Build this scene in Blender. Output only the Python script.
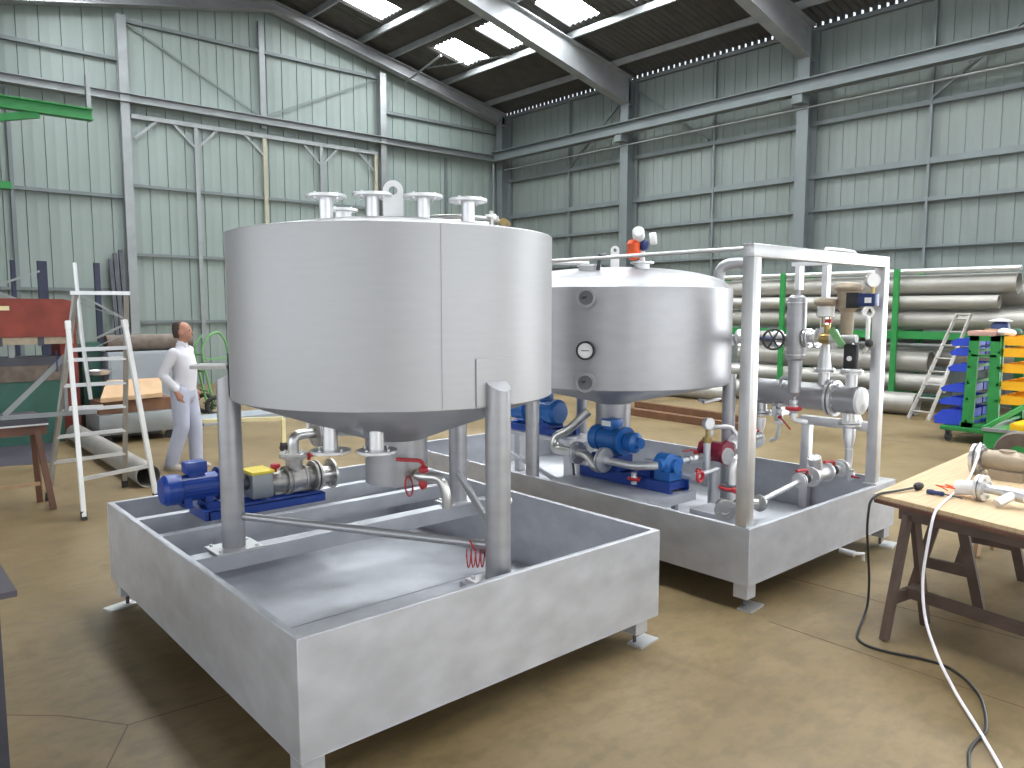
import bpy, bmesh, math, random
from mathutils import Vector, Matrix, Quaternion
random.seed(7)
for o in list(bpy.data.objects): bpy.data.objects.remove(o)
S = bpy.context.scene
COL = S.collection
V = Vector; PI = math.pi; R = math.radians

# ------------------------------------------------------------------ camera
cam = bpy.data.cameras.new('camera'); cam_o = bpy.data.objects.new('camera', cam); COL.objects.link(cam_o)
cam.sensor_width = 36; cam.lens = 766 / 1024 * 36; cam.clip_start = .05; cam.clip_end = 200
cam_o.location = (0, 0, 1.93); cam_o.rotation_euler = (R(90 - 5.65), 0, R(-41.2))
S.camera = cam_o
# ------------------------------------------------------------------ sky, lights, exposure
S.view_settings.view_transform = 'Standard'; S.view_settings.look = 'None'
S.view_settings.gamma = 1; S.view_settings.use_curve_mapping = False
S.view_settings.exposure = -0.38
w = bpy.data.worlds.new('sky'); S.world = w; w.use_nodes = True
bg = w.node_tree.nodes['Background']; bg.inputs[0].default_value = (.86, .93, 1, 1); bg.inputs[1].default_value = 1.6
S.cycles.max_bounces = 8; S.cycles.diffuse_bounces = 5; S.cycles.glossy_bounces = 4
S.cycles.sample_clamp_indirect = 6; S.cycles.use_denoising = True
S.cycles.use_light_tree = True
SKYLIGHT = 52.0
def area(name, loc, rot, sx, sy, energy, col=(1, 1, 1)):
    l = bpy.data.lights.new(name, 'AREA'); l.shape = 'RECTANGLE'; l.size = sx; l.size_y = sy; l.energy = energy; l.color = col
    o = bpy.data.objects.new(name, l); o.location = loc; o.rotation_euler = rot; COL.objects.link(o); return o
# daylight through the open gateway in the right wall (outside the frame) and the one behind the camera
area('daylight_side_gate', (17.3, -1.5, 2.4), (0, R(90), 0), 4.6, 8.0, 880, (.95, .98, 1))
area('daylight_front_gate', (4.0, -8.3, 2.4), (R(90), 0, 0), 16.0, 4.6, 680, (.95, .98, 1))
area('left_fill', (-6.3, 3.5, 2.4), (0, R(-90), 0), 4.6, 21.0, 530, (.95, .98, 1))  # added fill along the unseen left side, lifts the left-facing steel

# ------------------------------------------------------------------ materials
def mat(name, col, metal=0., rough=.5, var=.08, scale=6., stretch=(1, 1, 1), bump=0., emit=None, es=0., trans=0., spec=.5, var2=0., alpha=1.):
    m = bpy.data.materials.new(name); m.use_nodes = True
    nt = m.node_tree; N = nt.nodes; L = nt.links; b = N['Principled BSDF']
    b.inputs['Metallic'].default_value = metal; b.inputs['Roughness'].default_value = rough
    b.inputs['Specular IOR Level'].default_value = spec
    if trans: b.inputs['Transmission Weight'].default_value = trans
    if emit: b.inputs['Emission Color'].default_value = (*emit, 1); b.inputs['Emission Strength'].default_value = es
    tc = N.new('ShaderNodeTexCoord'); mp = N.new('ShaderNodeMapping'); mp.inputs['Scale'].default_value = stretch
    L.new(tc.outputs['Object'], mp.inputs['Vector'])
    nz = N.new('ShaderNodeTexNoise'); nz.inputs['Scale'].default_value = scale; nz.inputs['Detail'].default_value = 5
    L.new(mp.outputs['Vector'], nz.inputs['Vector'])
    rp = N.new('ShaderNodeValToRGB'); rp.color_ramp.elements[0].position = .3; rp.color_ramp.elements[1].position = .7
    c = V(col)
    rp.color_ramp.elements[0].color = (*[max(0, x * (1 - var)) for x in c], 1)
    rp.color_ramp.elements[1].color = (*[min(1, x * (1 + var)) for x in c], 1)
    L.new(nz.outputs['Fac'], rp.inputs['Fac']); L.new(rp.outputs['Color'], b.inputs['Base Color'])
    if var2:
        mr = N.new('ShaderNodeMapRange'); mr.inputs['To Min'].default_value = max(.03, rough - var2); mr.inputs['To Max'].default_value = min(1, rough + var2)
        L.new(nz.outputs['Fac'], mr.inputs['Value']); L.new(mr.outputs['Result'], b.inputs['Roughness'])
    if bump:
        bp = N.new('ShaderNodeBump'); bp.inputs['Strength'].default_value = bump; bp.inputs['Distance'].default_value = .01
        L.new(nz.outputs['Fac'], bp.inputs['Height']); L.new(bp.outputs['Normal'], b.inputs['Normal'])
    return m
M = {}
M['tray'] = mat('pickled_stainless', (.53, .54, .575), .6, .5, .11, 5.0, (1, 1, 1.6), .05, var2=.06)
M['tank'] = mat('brushed_stainless', (.42, .42, .43), .4, .46, .025, 7, (1, 1, 6), .0, var2=.03)
M['tank2'] = mat('bead_blasted_stainless', (.37, .37, .385), .55, .38, .06, 5, (1, 1, 3), .03, var2=.05)
M['pipe'] = mat('stainless_pipe', (.62, .61, .59), .92, .30, .06, 12)
M['satin'] = mat('satin_stainless', (.70, .70, .71), .8, .38, .06, 8)
M['cast'] = mat('cast_steel', (.44, .42, .40), .7, .45, .18, 18, bump=.15)
M['matte'] = mat('matte_pipe', (.40, .385, .355), .5, .5, .16, 3, (1, .3, 1), var2=.05)
M['blue'] = mat('blue_paint', (.015, .055, .30), .0, .33, .06, 20)
M['lblue'] = mat('bright_blue_paint', (.018, .13, .42), .0, .35, .06, 20)
M['red'] = mat('red_paint', (.42, .022, .03), .0, .4, .1, 20)
M['crimson'] = mat('crimson_paint', (.20, .012, .035), .0, .38, .1, 20)
M['black'] = mat('black_plastic', (.02, .02, .022), .0, .45)
M['grey'] = mat('grey_paint', (.30, .33, .36), .0, .5, .06, 3)
M['beam'] = mat('grey_painted_steel', (.15, .172, .178), .1, .5, .08, 2)
M['galv'] = mat('galvanised_steel', (.27, .285, .29), .45, .42, .1, 4, var2=.08)
M['green'] = mat('green_paint', (.02, .22, .05), .0, .45, .08, 6)
M['lgreen'] = mat('pale_green_paint', (.16, .36, .14), .0, .5, .08, 6)
M['dgreen'] = mat('dark_green_paint', (.03, .10, .075), .0, .5, .12, 4)
M['bin_blue'] = mat('blue_plastic', (.02, .06, .55), .0, .4, .04)
M['bin_yellow'] = mat('yellow_plastic', (.85, .42, .01), .0, .4, .04)
M['rust'] = mat('red_oxide_paint', (.20, .035, .022), .0, .65, .25, 4, bump=.2)
M['brown'] = mat('brown_stained_wood', (.12, .055, .035), .0, .6, .25, 6, (1, 1, .3))
M['rafter'] = mat('dark_galvanised_rafter', (.30, .31, .32), .3, .36, .1, 3)
M['beige'] = mat('beige_paint', (.36, .34, .26), .0, .55, .06)
M['brace'] = mat('grey_green_brace', (.16, .19, .18), .0, .6, .05)
M['trestle'] = mat('dark_trestle_wood', (.085, .055, .042), .0, .6, .25, 6)
M['timber'] = mat('brown_timber', (.15, .07, .035), .0, .75, .25, 4)
M['lwood'] = mat('light_wood', (.42, .28, .16), .0, .6, .2, 6)
M['card'] = mat('cardboard', (.50, .33, .19), .0, .8, .1, 5)
M['white'] = mat('white_plastic', (.82, .82, .82), .0, .4, .03)
M['paper'] = mat('paper', (.85, .85, .85), .0, .7, .03)
M['cream'] = mat('cream_paint', (.75, .66, .38), .0, .5, .06)
M['yellow'] = mat('yellow_paint', (.72, .58, .05), .0, .5, .06)
M['orange'] = mat('orange_plastic', (.80, .10, .02), .0, .5, .08)
M['gold'] = mat('tan_painted_casting', (.36, .29, .21), .2, .45, .12, 15)
M['brass'] = mat('brass', (.42, .30, .12), .9, .35, .1, 15)
M['alu'] = mat('aluminium', (.70, .71, .72), .75, .36, .05, 6)
M['alu_dull'] = mat('dull_aluminium', (.37, .355, .33), .5, .5, .08, 6)
M['dark'] = mat('dark_steel', (.06, .06, .075), .3, .5, .15, 5)
M['navy'] = mat('navy_painted_steel', (.018, .022, .055), .0, .5, .1, 5)
M['dsheet'] = mat('dark_violet_sheet', (.08, .07, .09), .2, .5, .15, 3)
M['skin'] = mat('skin', (.40, .20, .14), .0, .55, .05, spec=.3)
M['shirt'] = mat('white_shirt', (.60, .59, .64), .0, .8, .04)
M['trousers'] = mat('pale_blue_trousers', (.40, .42, .52), .0, .8, .06)
M['hair'] = mat('dark_brown_hair', (.05, .032, .025), .0, .7, .2, 60)
M['shoe'] = mat('shoe', (.42, .36, .30), .0, .6)
M['rubber'] = mat('rubber', (.03, .03, .03), .0, .7)
M['glass'] = mat('sight_glass', (.16, .17, .17), .3, .25, .02)
M['bluecap'] = mat('navy_blue_housing', (.012, .03, .13), .0, .35)
M['hose'] = mat('white_hose', (.80, .76, .80), .0, .4, .02)
M['mroll'] = mat('brown_grey_roll', (.13, .10, .08), .0, .7, .3, 8)
M['pink'] = mat('pink_cardboard', (.55, .33, .28), .0, .8, .08)
M['skylight'] = mat('skylight_sheet', (.8, .82, .82), .0, .5, .02, emit=(.94, .98, 1), es=SKYLIGHT)

# floor: worn ochre concrete
def floor_mat():
    m = bpy.data.materials.new('ochre_concrete'); m.use_nodes = True
    nt = m.node_tree; N = nt.nodes; L = nt.links; b = N['Principled BSDF']
    tc = N.new('ShaderNodeTexCoord')
    def noise(s, d, st=(1, 1, 1)):
        mp = N.new('ShaderNodeMapping'); mp.inputs['Scale'].default_value = st
        L.new(tc.outputs['Object'], mp.inputs['Vector'])
        n = N.new('ShaderNodeTexNoise'); n.inputs['Scale'].default_value = s; n.inputs['Detail'].default_value = d; n.inputs['Roughness'].default_value = .62
        L.new(mp.outputs['Vector'], n.inputs['Vector']); return n
    n1 = noise(.9, 6); n2 = noise(7, 5, (1, 1.8, 1)); n3 = noise(2.2, 4, (1.4, .7, 1))
    r1 = N.new('ShaderNodeValToRGB'); e = r1.color_ramp.elements
    e[0].position = .32; e[0].color = (.150, .104, .046, 1); e[1].position = .68; e[1].color = (.265, .195, .105, 1)
    L.new(n1.outputs['Fac'], r1.inputs['Fac'])
    r2 = N.new('ShaderNodeValToRGB'); e = r2.color_ramp.elements
    e[0].position = .36; e[0].color = (.78, .78, .78, 1); e[1].position = .56; e[1].color = (1.06, 1.06, 1.06, 1)
    L.new(n2.outputs['Fac'], r2.inputs['Fac'])
    mx = N.new('ShaderNodeMix'); mx.data_type = 'RGBA'; mx.blend_type = 'MULTIPLY'; mx.inputs[0].default_value = .8
    L.new(r1.outputs['Color'], mx.inputs[6]); L.new(r2.outputs['Color'], mx.inputs[7])
    r3 = N.new('ShaderNodeValToRGB'); e = r3.color_ramp.elements
    e[0].position = .30; e[0].color = (.72, .70, .68, 1); e[1].position = .42; e[1].color = (1, 1, 1, 1)
    L.new(n3.outputs['Fac'], r3.inputs['Fac'])
    mx2 = N.new('ShaderNodeMix'); mx2.data_type = 'RGBA'; mx2.blend_type = 'MULTIPLY'; mx2.inputs[0].default_value = .7
    L.new(mx.outputs[2], mx2.inputs[6]); L.new(r3.outputs['Color'], mx2.inputs[7])
    L.new(mx2.outputs[2], b.inputs['Base Color'])
    mr = N.new('ShaderNodeMapRange'); mr.inputs['To Min'].default_value = .32; mr.inputs['To Max'].default_value = .6
    L.new(n2.outputs['Fac'], mr.inputs['Value']); L.new(mr.outputs['Result'], b.inputs['Roughness'])
    b.inputs['Specular IOR Level'].default_value = .35
    return m
M['floor'] = floor_mat()
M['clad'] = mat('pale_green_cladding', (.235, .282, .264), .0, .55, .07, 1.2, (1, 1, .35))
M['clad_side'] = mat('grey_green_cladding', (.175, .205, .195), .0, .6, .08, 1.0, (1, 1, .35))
M['roof'] = mat('brown_fibre_cement', (.070, .070, .066), .0, .85, .15, 3)
def ply_mat():
    m = mat('plywood', (.60, .44, .26), .0, .5, .12, 5, (.5, 9, 1))
    return m
M['ply'] = ply_mat()
M['ply_edge'] = mat('plywood_edge', (.42, .25, .14), .0, .7, .2, 30, (.2, .2, 6))

# ------------------------------------------------------------------ mesh builder
ORG = {}
class B:
    def __init__(s): s.bm = bmesh.new()
    def _xf(s, vs, mtx): bmesh.ops.transform(s.bm, matrix=mtx, verts=vs)
    def box(s, c, d, rz=0, rot=None, bev=0):
        g = bmesh.ops.create_cube(s.bm, size=1); vs = g['verts']
        mt = Matrix.Translation(c) @ (rot if rot else Matrix.Rotation(rz, 4, 'Z')) @ Matrix.Diagonal((*d, 1))
        s._xf(vs, mt)
        if bev:
            es = list({e for v in vs for e in v.link_edges})
            bmesh.ops.bevel(s.bm, geom=es, offset=bev, segments=2, affect='EDGES', profile=.5)
        return s
    def mm(s, a, b, bev=0):
        a, b = V(a), V(b); return s.box((a + b) / 2, [abs(x) for x in (b - a)], bev=bev)
    def bar(s, p, q, w, h=None, up=(0, 0, 1), bev=0):
        p, q = V(p), V(q); d = q - p; h = h or w
        z = d.normalized(); u = V(up)
        if abs(z.dot(u)) > .98: u = V((0, 1, 0))
        x = z.cross(u).normalized(); y = x.cross(z)
        rot = Matrix((x, y, z)).transposed().to_4x4()
        return s.box((p + q) / 2, (w, h, d.length), rot=rot, bev=bev)
    def lathe(s, prof, o=(0, 0, 0), axis=(0, 0, 1), n=24, a0=0, a1=2 * PI):
        o = V(o); z = V(axis).normalized(); u = V((1, 0, 0)) if abs(z.x) < .9 else V((0, 1, 0))
        x = (u - z * u.dot(z)).normalized(); y = z.cross(x)
        full = a1 - a0 > 2 * PI - 1e-4; k = n if full else n + 1
        rings = []
        for r, h in prof:
            if r < 1e-6: rings.append([s.bm.verts.new(o + z * h)])
            else: rings.append([s.bm.verts.new(o + z * h + (x * math.cos(a0 + (a1 - a0) * i / n) + y * math.sin(a0 + (a1 - a0) * i / n)) * r) for i in range(k)])
        for A, C in zip(rings, rings[1:]):
            for i in range(n):
                j = (i + 1) % k
                if len(A) == 1 and len(C) == 1: continue
                if len(A) == 1: s.bm.faces.new((A[0], C[j], C[i]))
                elif len(C) == 1: s.bm.faces.new((A[i], A[j], C[0]))
                else: s.bm.faces.new((A[i], A[j], C[j], C[i]))
        return s
    def cyl(s, p, q, r, r2=None, n=20):
        p, q = V(p), V(q); d = (q - p).length; r2 = r if r2 is None else r2
        return s.lathe([(0, 0), (r, 0), (r2, d), (0, d)], p, q - p, n)
    def pipe(s, p, q, r, t, n=24):
        p, q = V(p), V(q); d = (q - p).length
        return s.lathe([(r - t, 0), (r, 0), (r, d), (r - t, d), (r - t, 0)], p, q - p, n)
    def tube(s, pts, r, n=10, fil=0, closed=False):
        pts = [V(p) for p in pts]
        if fil and len(pts) > 2:
            out = [pts[0]]
            for a, b, c in zip(pts, pts[1:], pts[2:]):
                u = (a - b); v = (c - b); f = min(fil, u.length * .49, v.length * .49); u.normalize(); v.normalize()
                p0, p1 = b + u * f, b + v * f
                for i in range(7):
                    t = i / 6; out.append(p0 * (1 - t) ** 2 + b * 2 * t * (1 - t) + p1 * t * t)
            out.append(pts[-1]); pts = out
        rings = []; up = None
        for i, p in enumerate(pts):
            t = (pts[min(i + 1, len(pts) - 1)] - pts[max(i - 1, 0)])
            if closed: t = pts[(i + 1) % len(pts)] - pts[i - 1]
            t.normalize()
            if up is None:
                up = V((0, 0, 1)) if abs(t.z) < .9 else V((1, 0, 0))
            up = (up - t * up.dot(t)).normalized(); y = t.cross(up)
            rr = r[i] if isinstance(r, (list, tuple)) else r
            rings.append([s.bm.verts.new(p + (up * math.cos(2 * PI * k / n) + y * math.sin(2 * PI * k / n)) * rr) for k in range(n)])
        prs = list(zip(rings, rings[1:])) + ([(rings[-1], rings[0])] if closed else [])
        for A, C in prs:
            for k in range(n): s.bm.faces.new((A[k], A[(k + 1) % n], C[(k + 1) % n], C[k]))
        if not closed: s.bm.faces.new(rings[0][::-1]); s.bm.faces.new(rings[-1])
        return s
    def ring(s, c, axis, Rr, r, n=24, m=8):
        c = V(c); z = V(axis).normalized(); u = V((1, 0, 0)) if abs(z.x) < .9 else V((0, 1, 0))
        x = (u - z * u.dot(z)).normalized(); y = z.cross(x)
        return s.tube([c + (x * math.cos(2 * PI * i / n) + y * math.sin(2 * PI * i / n)) * Rr for i in range(n)], r, m, closed=True)
    def prism(s, poly, ext):
        e = V(ext); A = [s.bm.verts.new(V(p)) for p in poly]; C = [s.bm.verts.new(V(p) + e) for p in poly]
        s.bm.faces.new(A[::-1]); s.bm.faces.new(C)
        for i in range(len(A)): s.bm.faces.new((A[i], A[(i + 1) % len(A)], C[(i + 1) % len(A)], C[i]))
        return s
    def ball(s, c, r, sc=(1, 1, 1), n=16, rot=None):
        g = bmesh.ops.create_uvsphere(s.bm, u_segments=n, v_segments=max(6, n // 2), radius=r)
        s._xf(g['verts'], Matrix.Translation(c) @ (rot.to_4x4() if rot else Matrix()) @ Matrix.Diagonal((*sc, 1))); return s
    def flange(s, c, axis, r, t=.018, bolts=4, br=.008, bore=0, ph=.4):
        c = V(c); z = V(axis).normalized(); u = V((1, 0, 0)) if abs(z.x) < .9 else V((0, 1, 0))
        x = (u - z * u.dot(z)).normalized(); y = z.cross(x)
        k = .0015
        if bore: s.lathe([(bore, 0), (r - k, 0), (r, k), (r, t - k), (r - k, t), (bore, t), (bore, 0)], c, z, 32)
        else: s.lathe([(0, 0), (r - k, 0), (r, k), (r, t - k), (r - k, t), (0, t)], c, z, 32)
        for i in range(bolts):
            a = ph + 2 * PI * i / bolts; p = c + (x * math.cos(a) + y * math.sin(a)) * r * .76
            s.cyl(p - z * br * 1.1, p + z * (t + br * 1.1), br, n=6)
        return s
    def make(s, name, m, parent=None, bevel=0, flat=False):
        bmesh.ops.recalc_face_normals(s.bm, faces=s.bm.faces)
        for f in s.bm.faces: f.smooth = not flat
        for e in s.bm.edges:
            if len(e.link_faces) == 2 and e.calc_face_angle(0) > R(34): e.smooth = False
        vs = [v.co for v in s.bm.verts]
        lo = V([min(v[i] for v in vs) for i in range(3)]); hi = V([max(v[i] for v in vs) for i in range(3)])
        c = (lo + hi) / 2
        if parent is None: c.z = lo.z
        for v in s.bm.verts: v.co -= c
        me = bpy.data.meshes.new(name); s.bm.to_mesh(me); s.bm.free()
        o = bpy.data.objects.new(name, me); COL.objects.link(o)
        me.materials.append(M[m] if isinstance(m, str) else m)
        ORG[o] = c.copy()
        if parent is not None:
            o.parent = parent; o.location = c - ORG[parent]
        else: o.location = c
        if bevel:
            md = o.modifiers.new('edge', 'BEVEL'); md.width = bevel; md.segments = 2; md.limit_method = 'ANGLE'; md.angle_limit = R(40)
        return o
def tag(o, label, cat, group=None):
    o['label'] = label; o['category'] = cat
    if group: o['group'] = group
    return o
def thing(name, loc, label, cat, group=None):
    o = bpy.data.objects.new(name, None); o.location = loc; o.empty_display_size = .1; COL.objects.link(o); ORG[o] = V(loc)
    return tag(o, label, cat, group)
def struct(b, name, m, bevel=0):
    o = b.make(name, m, bevel=bevel); o['kind'] = 'structure'; return o
TRIM = [0]
def trim(b, m, label=None):
    TRIM[0] += 1; o = struct(b, 'trim_%d' % TRIM[0], m)
    if label: o['label'] = label
    return o
#PART1
XW, YG, XL, YF = 17.0, 19.88, -6.0, -8.0
RIDGE = 8.9
def roofz(x): return 8.33 + .2 * (XW - x) if x > RIDGE else 8.33 + .2 * (XW - RIDGE) - .2 * (RIDGE - x)
# floor with slightly recessed joints
struct(B().mm((XL, YF, -.2), (XW, YG, 0)), 'floor', 'floor')
for k, (p, q) in enumerate((((-.5, 5.1), (.67, 4.03)), ((.67, 4.03), (.89, 3.73)), ((.89, 3.73), (1.43, 3.69)), ((.89, 3.73), (.5, 3.0)), ((4.21, 2.39), (4.2, .2)), ((5.02, 2.85), (5.14, .2)))):
    trim(B().bar((*p, .0004), (*q, .0004), .006, .001, up=(0, 0, 1)), 'brown', 'dark joint line in the concrete floor')
# corrugated cladding on the walls
def cladding(p0, p1, nrm, topf, pitch, name, m, zb=0., gaps=(), gw=.013, gd=.03):
    b = B(); p0, p1 = V(p0), V(p1); d = (p1 - p0); Ln = d.length; d.normalize(); n = V(nrm)
    prof = []
    k = int(Ln / pitch)
    pts = [(0, 0)]
    for i in range(k):
        s0 = (i + .5) * pitch; g = gw
        pts += [(s0 - g, 0), (s0 - g * .5, -gd), (s0 + g * .5, -gd), (s0 + g, 0)]
        pts += [(s0 + pitch * .5 - .02, 0), (s0 + pitch * .5, .004), (s0 + pitch * .5 + .02, 0)]
    pts.append((Ln, 0)); pts = [q for q in pts if q[0] <= Ln]
    for (s0, h0), (s1, h1) in zip(pts, pts[1:]):
        mid = (s0 + s1) / 2; z0 = zb
        for ga, gb, gz in gaps:
            if ga < mid < gb: z0 = gz
        a = p0 + d * s0 + n * h0; c = p0 + d * s1 + n * h1
        b.bm.faces.new([b.bm.verts.new(v) for v in ((a.x, a.y, z0), (c.x, c.y, z0), (c.x, c.y, topf(c)), (a.x, a.y, topf(a)))])
    bmesh.ops.remove_doubles(b.bm, verts=b.bm.verts, dist=.0005)
    o = struct(b, name, m)
    return o
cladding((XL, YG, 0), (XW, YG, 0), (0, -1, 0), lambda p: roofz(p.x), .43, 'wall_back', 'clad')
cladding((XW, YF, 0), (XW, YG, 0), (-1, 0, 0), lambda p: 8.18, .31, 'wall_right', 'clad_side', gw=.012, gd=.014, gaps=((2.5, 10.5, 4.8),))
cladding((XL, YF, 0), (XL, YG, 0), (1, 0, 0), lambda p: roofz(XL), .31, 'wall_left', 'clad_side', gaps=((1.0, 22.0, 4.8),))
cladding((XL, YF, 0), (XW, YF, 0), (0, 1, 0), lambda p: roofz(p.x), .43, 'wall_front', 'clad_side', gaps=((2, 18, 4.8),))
# corrugated roof, two slopes, with the skylight sheets let in
SKY = []
ys = [17.1, 15.2, 12.95, 10.85, 8.6, 6.5, 4.3, 2.2, 0, -2.1, -4.3, -6.4]
for y in ys:
    for xa, xb in ((12.92, 14.12), (10.08, 11.25), (6.55, 7.72), (3.68, 4.88)):
        if xa == 10.08 and y not in (17.1, 12.95, 8.6, 4.3, 0, -4.3): continue
        if xa == 6.55 and y not in (15.2, 10.85, 6.5, 2.2, -2.1): continue
        SKY.append((xa, xb, y, y + 1.0))
def roof_side(x0, x1, name):
    b = B(); step = .177 / 4
    ny = int((YG - YF) / step) + 1
    xs = sorted({x0, x1} | {v for s in SKY for v in s[:2] if x0 < v < x1})
    yb = [YF + i * step for i in range(ny + 1)]
    grid = [[b.bm.verts.new((x, y, roofz(x) + .028 * math.sin(2 * PI * y / .177))) for y in yb] for x in xs]
    for i in range(len(xs) - 1):
        xm = (xs[i] + xs[i + 1]) / 2
        for j in range(ny):
            ym = (yb[j] + yb[j + 1]) / 2
            if any(s[0] < xm < s[1] and s[2] < ym < s[3] for s in SKY): continue
            b.bm.faces.new((grid[i][j], grid[i + 1][j], grid[i + 1][j + 1], grid[i][j + 1]))
    return struct(b, name, 'roof')
roof_side(RIDGE, XW + .05, 'ceiling'); roof_side(XL, RIDGE, 'ceiling_left')
for i, (xa, xb, ya, yb_) in enumerate(SKY):
    b = B(); za, zb = roofz(xa) + .03, roofz(xb) + .03
    b.prism([(xa, ya, za), (xb, ya, zb), (xb, yb_, zb), (xa, yb_, za)], (0, 0, .02))
    struct(b, 'window_%d' % (i + 1), 'skylight')
# purlins along the building
for x in (16.0, 14.32, 12.4, 11.42, 9.9, 8.5, 7.0, 5.4, 3.9, 2.3, .7, -1, -2.6, -4.2):
    z = roofz(x) - .035
    trim(B().mm((x - .035, YF, z - .16), (x + .035, YG, z)), 'galv' if x in (14.32, 11.42) else 'rafter', 'steel roof purlin running the length of the hall')
# portal rafters, tapering to the ridge, and columns
def ibeam(b, p, q, w, h, up=(0, 0, 1), t=.02):
    p, q = V(p), V(q); z = (q - p).normalized(); x = z.cross(V(up)).normalized(); y = x.cross(z)
    b.bar(p + y * (h / 2 - t / 2), q + y * (h / 2 - t / 2), w, t, up); b.bar(p - y * (h / 2 - t / 2), q - y * (h / 2 - t / 2), w, t, up)
    b.bar(p, q, t, h - t, up)
def rafter(y, d0, d1):
    b = B()
    for x0, x1 in ((RIDGE, XW - .25), (RIDGE, XL + .2)):
        za, zb_ = roofz(x0) - .19, roofz(x1) - .19
        for e in (0, 1):
            pa, pb = za - e * (d0 - .02), zb_ - e * (d1 - .02)
            b.prism([(x0, y - .14, pa), (x0, y + .14, pa), (x0, y + .14, pa - .02), (x0, y - .14, pa - .02)], (x1 - x0, 0, pb - pa))
        b.prism([(x0, y - .01, za), (x1, y - .01, zb_), (x1, y - .01, zb_ - d1), (x0, y - .01, za - d0)], (0, .02, 0))
    return b
for y in (19.5, 14.2, 9.0, 3.8, -1.4, -6.6):
    trim(rafter(y, .24, .40) if y > 19 else rafter(y, .50, .78), 'rafter', 'deep steel rafter under the roof, spanning to the column below it')
    b = B(); ibeam(b, (16.72, y, 0), (16.72, y, 8.1), .28, .42, (1, 0, 0)); trim(b, 'beam', 'steel column standing against the right-hand wall')
    b = B(); ibeam(b, (XL + .25, y, 0), (XL + .25, y, roofz(XL) - .3), .28, .4, (1, 0, 0)); trim(b, 'beam')
# right wall: eave rail, girts, crane beam, sag rods, braces
xr = 16.93
trim(B().bar((xr, YF, 8.15), (xr, YG, 8.15), .10, .09), 'beam', 'pale eave rail along the top of the right wall')
for z, h, m in ((6.08, .10, 'beam'), (4.92, .13, 'beam'), (4.15, .08, 'beam'), (3.2, .05, 'beam'), (1.4, .08, 'beam')):
    ya = YF if z > 4.8 else 2.6
    trim(B().mm((xr - .05, ya, z - h / 2), (xr + .04, YG, z + h / 2)), m, 'horizontal wall rail on the grey-green right wall')
b = B()
yy = 2.8
while yy < 19.3: b.mm((16.86, yy, 4.835), (16.90, yy + .3, 4.85)); yy += .42
b = None
b = B(); ibeam(b, (16.35, YF, 6.79), (16.35, YG - .3, 6.79), .26, .30); trim(b, 'beam', 'long steel crane beam crossing in front of the right wall columns')
for y in (14.2, 9.0, 3.8): trim(B().mm((16.25, y - .12, 6.45), (16.6, y + .12, 6.64)), 'beam')
for y in (16.67, 11.55, 6.42): trim(B().bar((16.9, y, 0), (16.9, y, 8.1), .07, .05, (0, 1, 0)), 'beam', 'slim upright of the right wall between two columns')
for y0, y1 in ((14.3, 16.6), (14.1, 11.7), (3.9, 6.4)):
    trim(B().bar((16.85, y0, 7.9), (16.85, y1, 6.15), .05), 'beam', 'diagonal brace high on the right wall')
trim(B().tube([(16.5, 19.2, 6.37), (16.5, YF + .3, 6.37)], .02, 8), 'galv', 'thin conductor rail below the crane beam')
# light gaps under the roof sheets: infill comb at the eave
b = B(); yy = YF
while yy < YG:
    b.mm((16.97, yy + .06, 8.17), (17.0, yy + .17, 8.37)); yy += .177
trim(b, 'roof', 'eave closure strip with daylight gaps')
# back wall: columns, beam, rails, sliding gate
yb = YG - .09
for x in (1.75, 5.3, 12.25):
    b = B(); ibeam(b, (x, yb - .05, 0), (x, yb - .05, roofz(x) - .6), .2, .2, (0, 1, 0)); trim(b, 'galv', 'steel column of the pale green back wall')
trim(B().mm((8.6, yb - .06, 6.6), (8.74, yb + .04, roofz(8.6) - .6)), 'galv')
b = B(); ibeam(b, (XL, yb - .1, 6.78), (XW - .3, yb - .1, 6.78), .25, .2); trim(b, 'galv', 'heavy horizontal beam across the back wall above the gate')
for x0, x1, z, h in ((XL, 5.2, 7.65, .08), (5.4, 8.6, 8.55, .08), (8.74, 12.15, 8.55, .08), (12.35, 16.7, 7.64, .09), (XL, 5.2, 4.53, .08), (XL, 5.2, 2.36, .07), (12.35, 16.7, 4.5, .07)):
    trim(B().mm((x0, yb - .03, z - h / 2), (x1, yb + .07, z + h / 2)), 'beam', 'horizontal wall rail on the pale green back wall')
for a, c in (((5.4, 8.5), (8.55, 6.95)), ((8.78, 6.95), (12.15, 8.5))):
    trim(B().bar((a[0], yb - .02, a[1]), (c[0], yb + .03, c[1]), .05, .02, (0, 1, 0)), 'brace', 'diagonal brace in the upper back wall')
for x in (3.0, 14.6): trim(B().mm((x - .04, yb, 0), (x + .04, yb + .06, 6.6)), 'beam')
trim(B().tube([(16.35, yb - .2, 0), (16.35, yb - .2, 6.6)], .05, 10), 'beam', 'drain pipe in the corner')
gate = bpy.data.objects.new('door_1', None); gate.location = (8.75, yb, 0); COL.objects.link(gate); ORG[gate] = V(gate.location); gate['kind'] = 'structure'; gate['label'] = 'wide pale green sliding gate with braced top rail in the back wall'
def gpart(b, n, m): o = b.make(n, m, gate); o['kind'] = 'structure'; return o
gpart(B().mm((5.45, yb - .05, 6.36), (12.1, yb + .03, 6.46)), 'top_rail', 'galv')
for x, m in ((6.93, 'galv'), (8.69, 'beige'), (10.31, 'galv'), (12.05, 'beige')):
    gpart(B().mm((x - .05, yb - .04, 0), (x + .05, yb + .03, 6.4)), 'stile', m)
for x in (6.93, 10.31):
    for sg in (-1, 1): gpart(B().bar((x + sg * .55, yb - .01, 6.4), (x, yb - .01, 5.85), .06, .03, (0, 1, 0)), 'knee_brace', 'galv')
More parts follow.
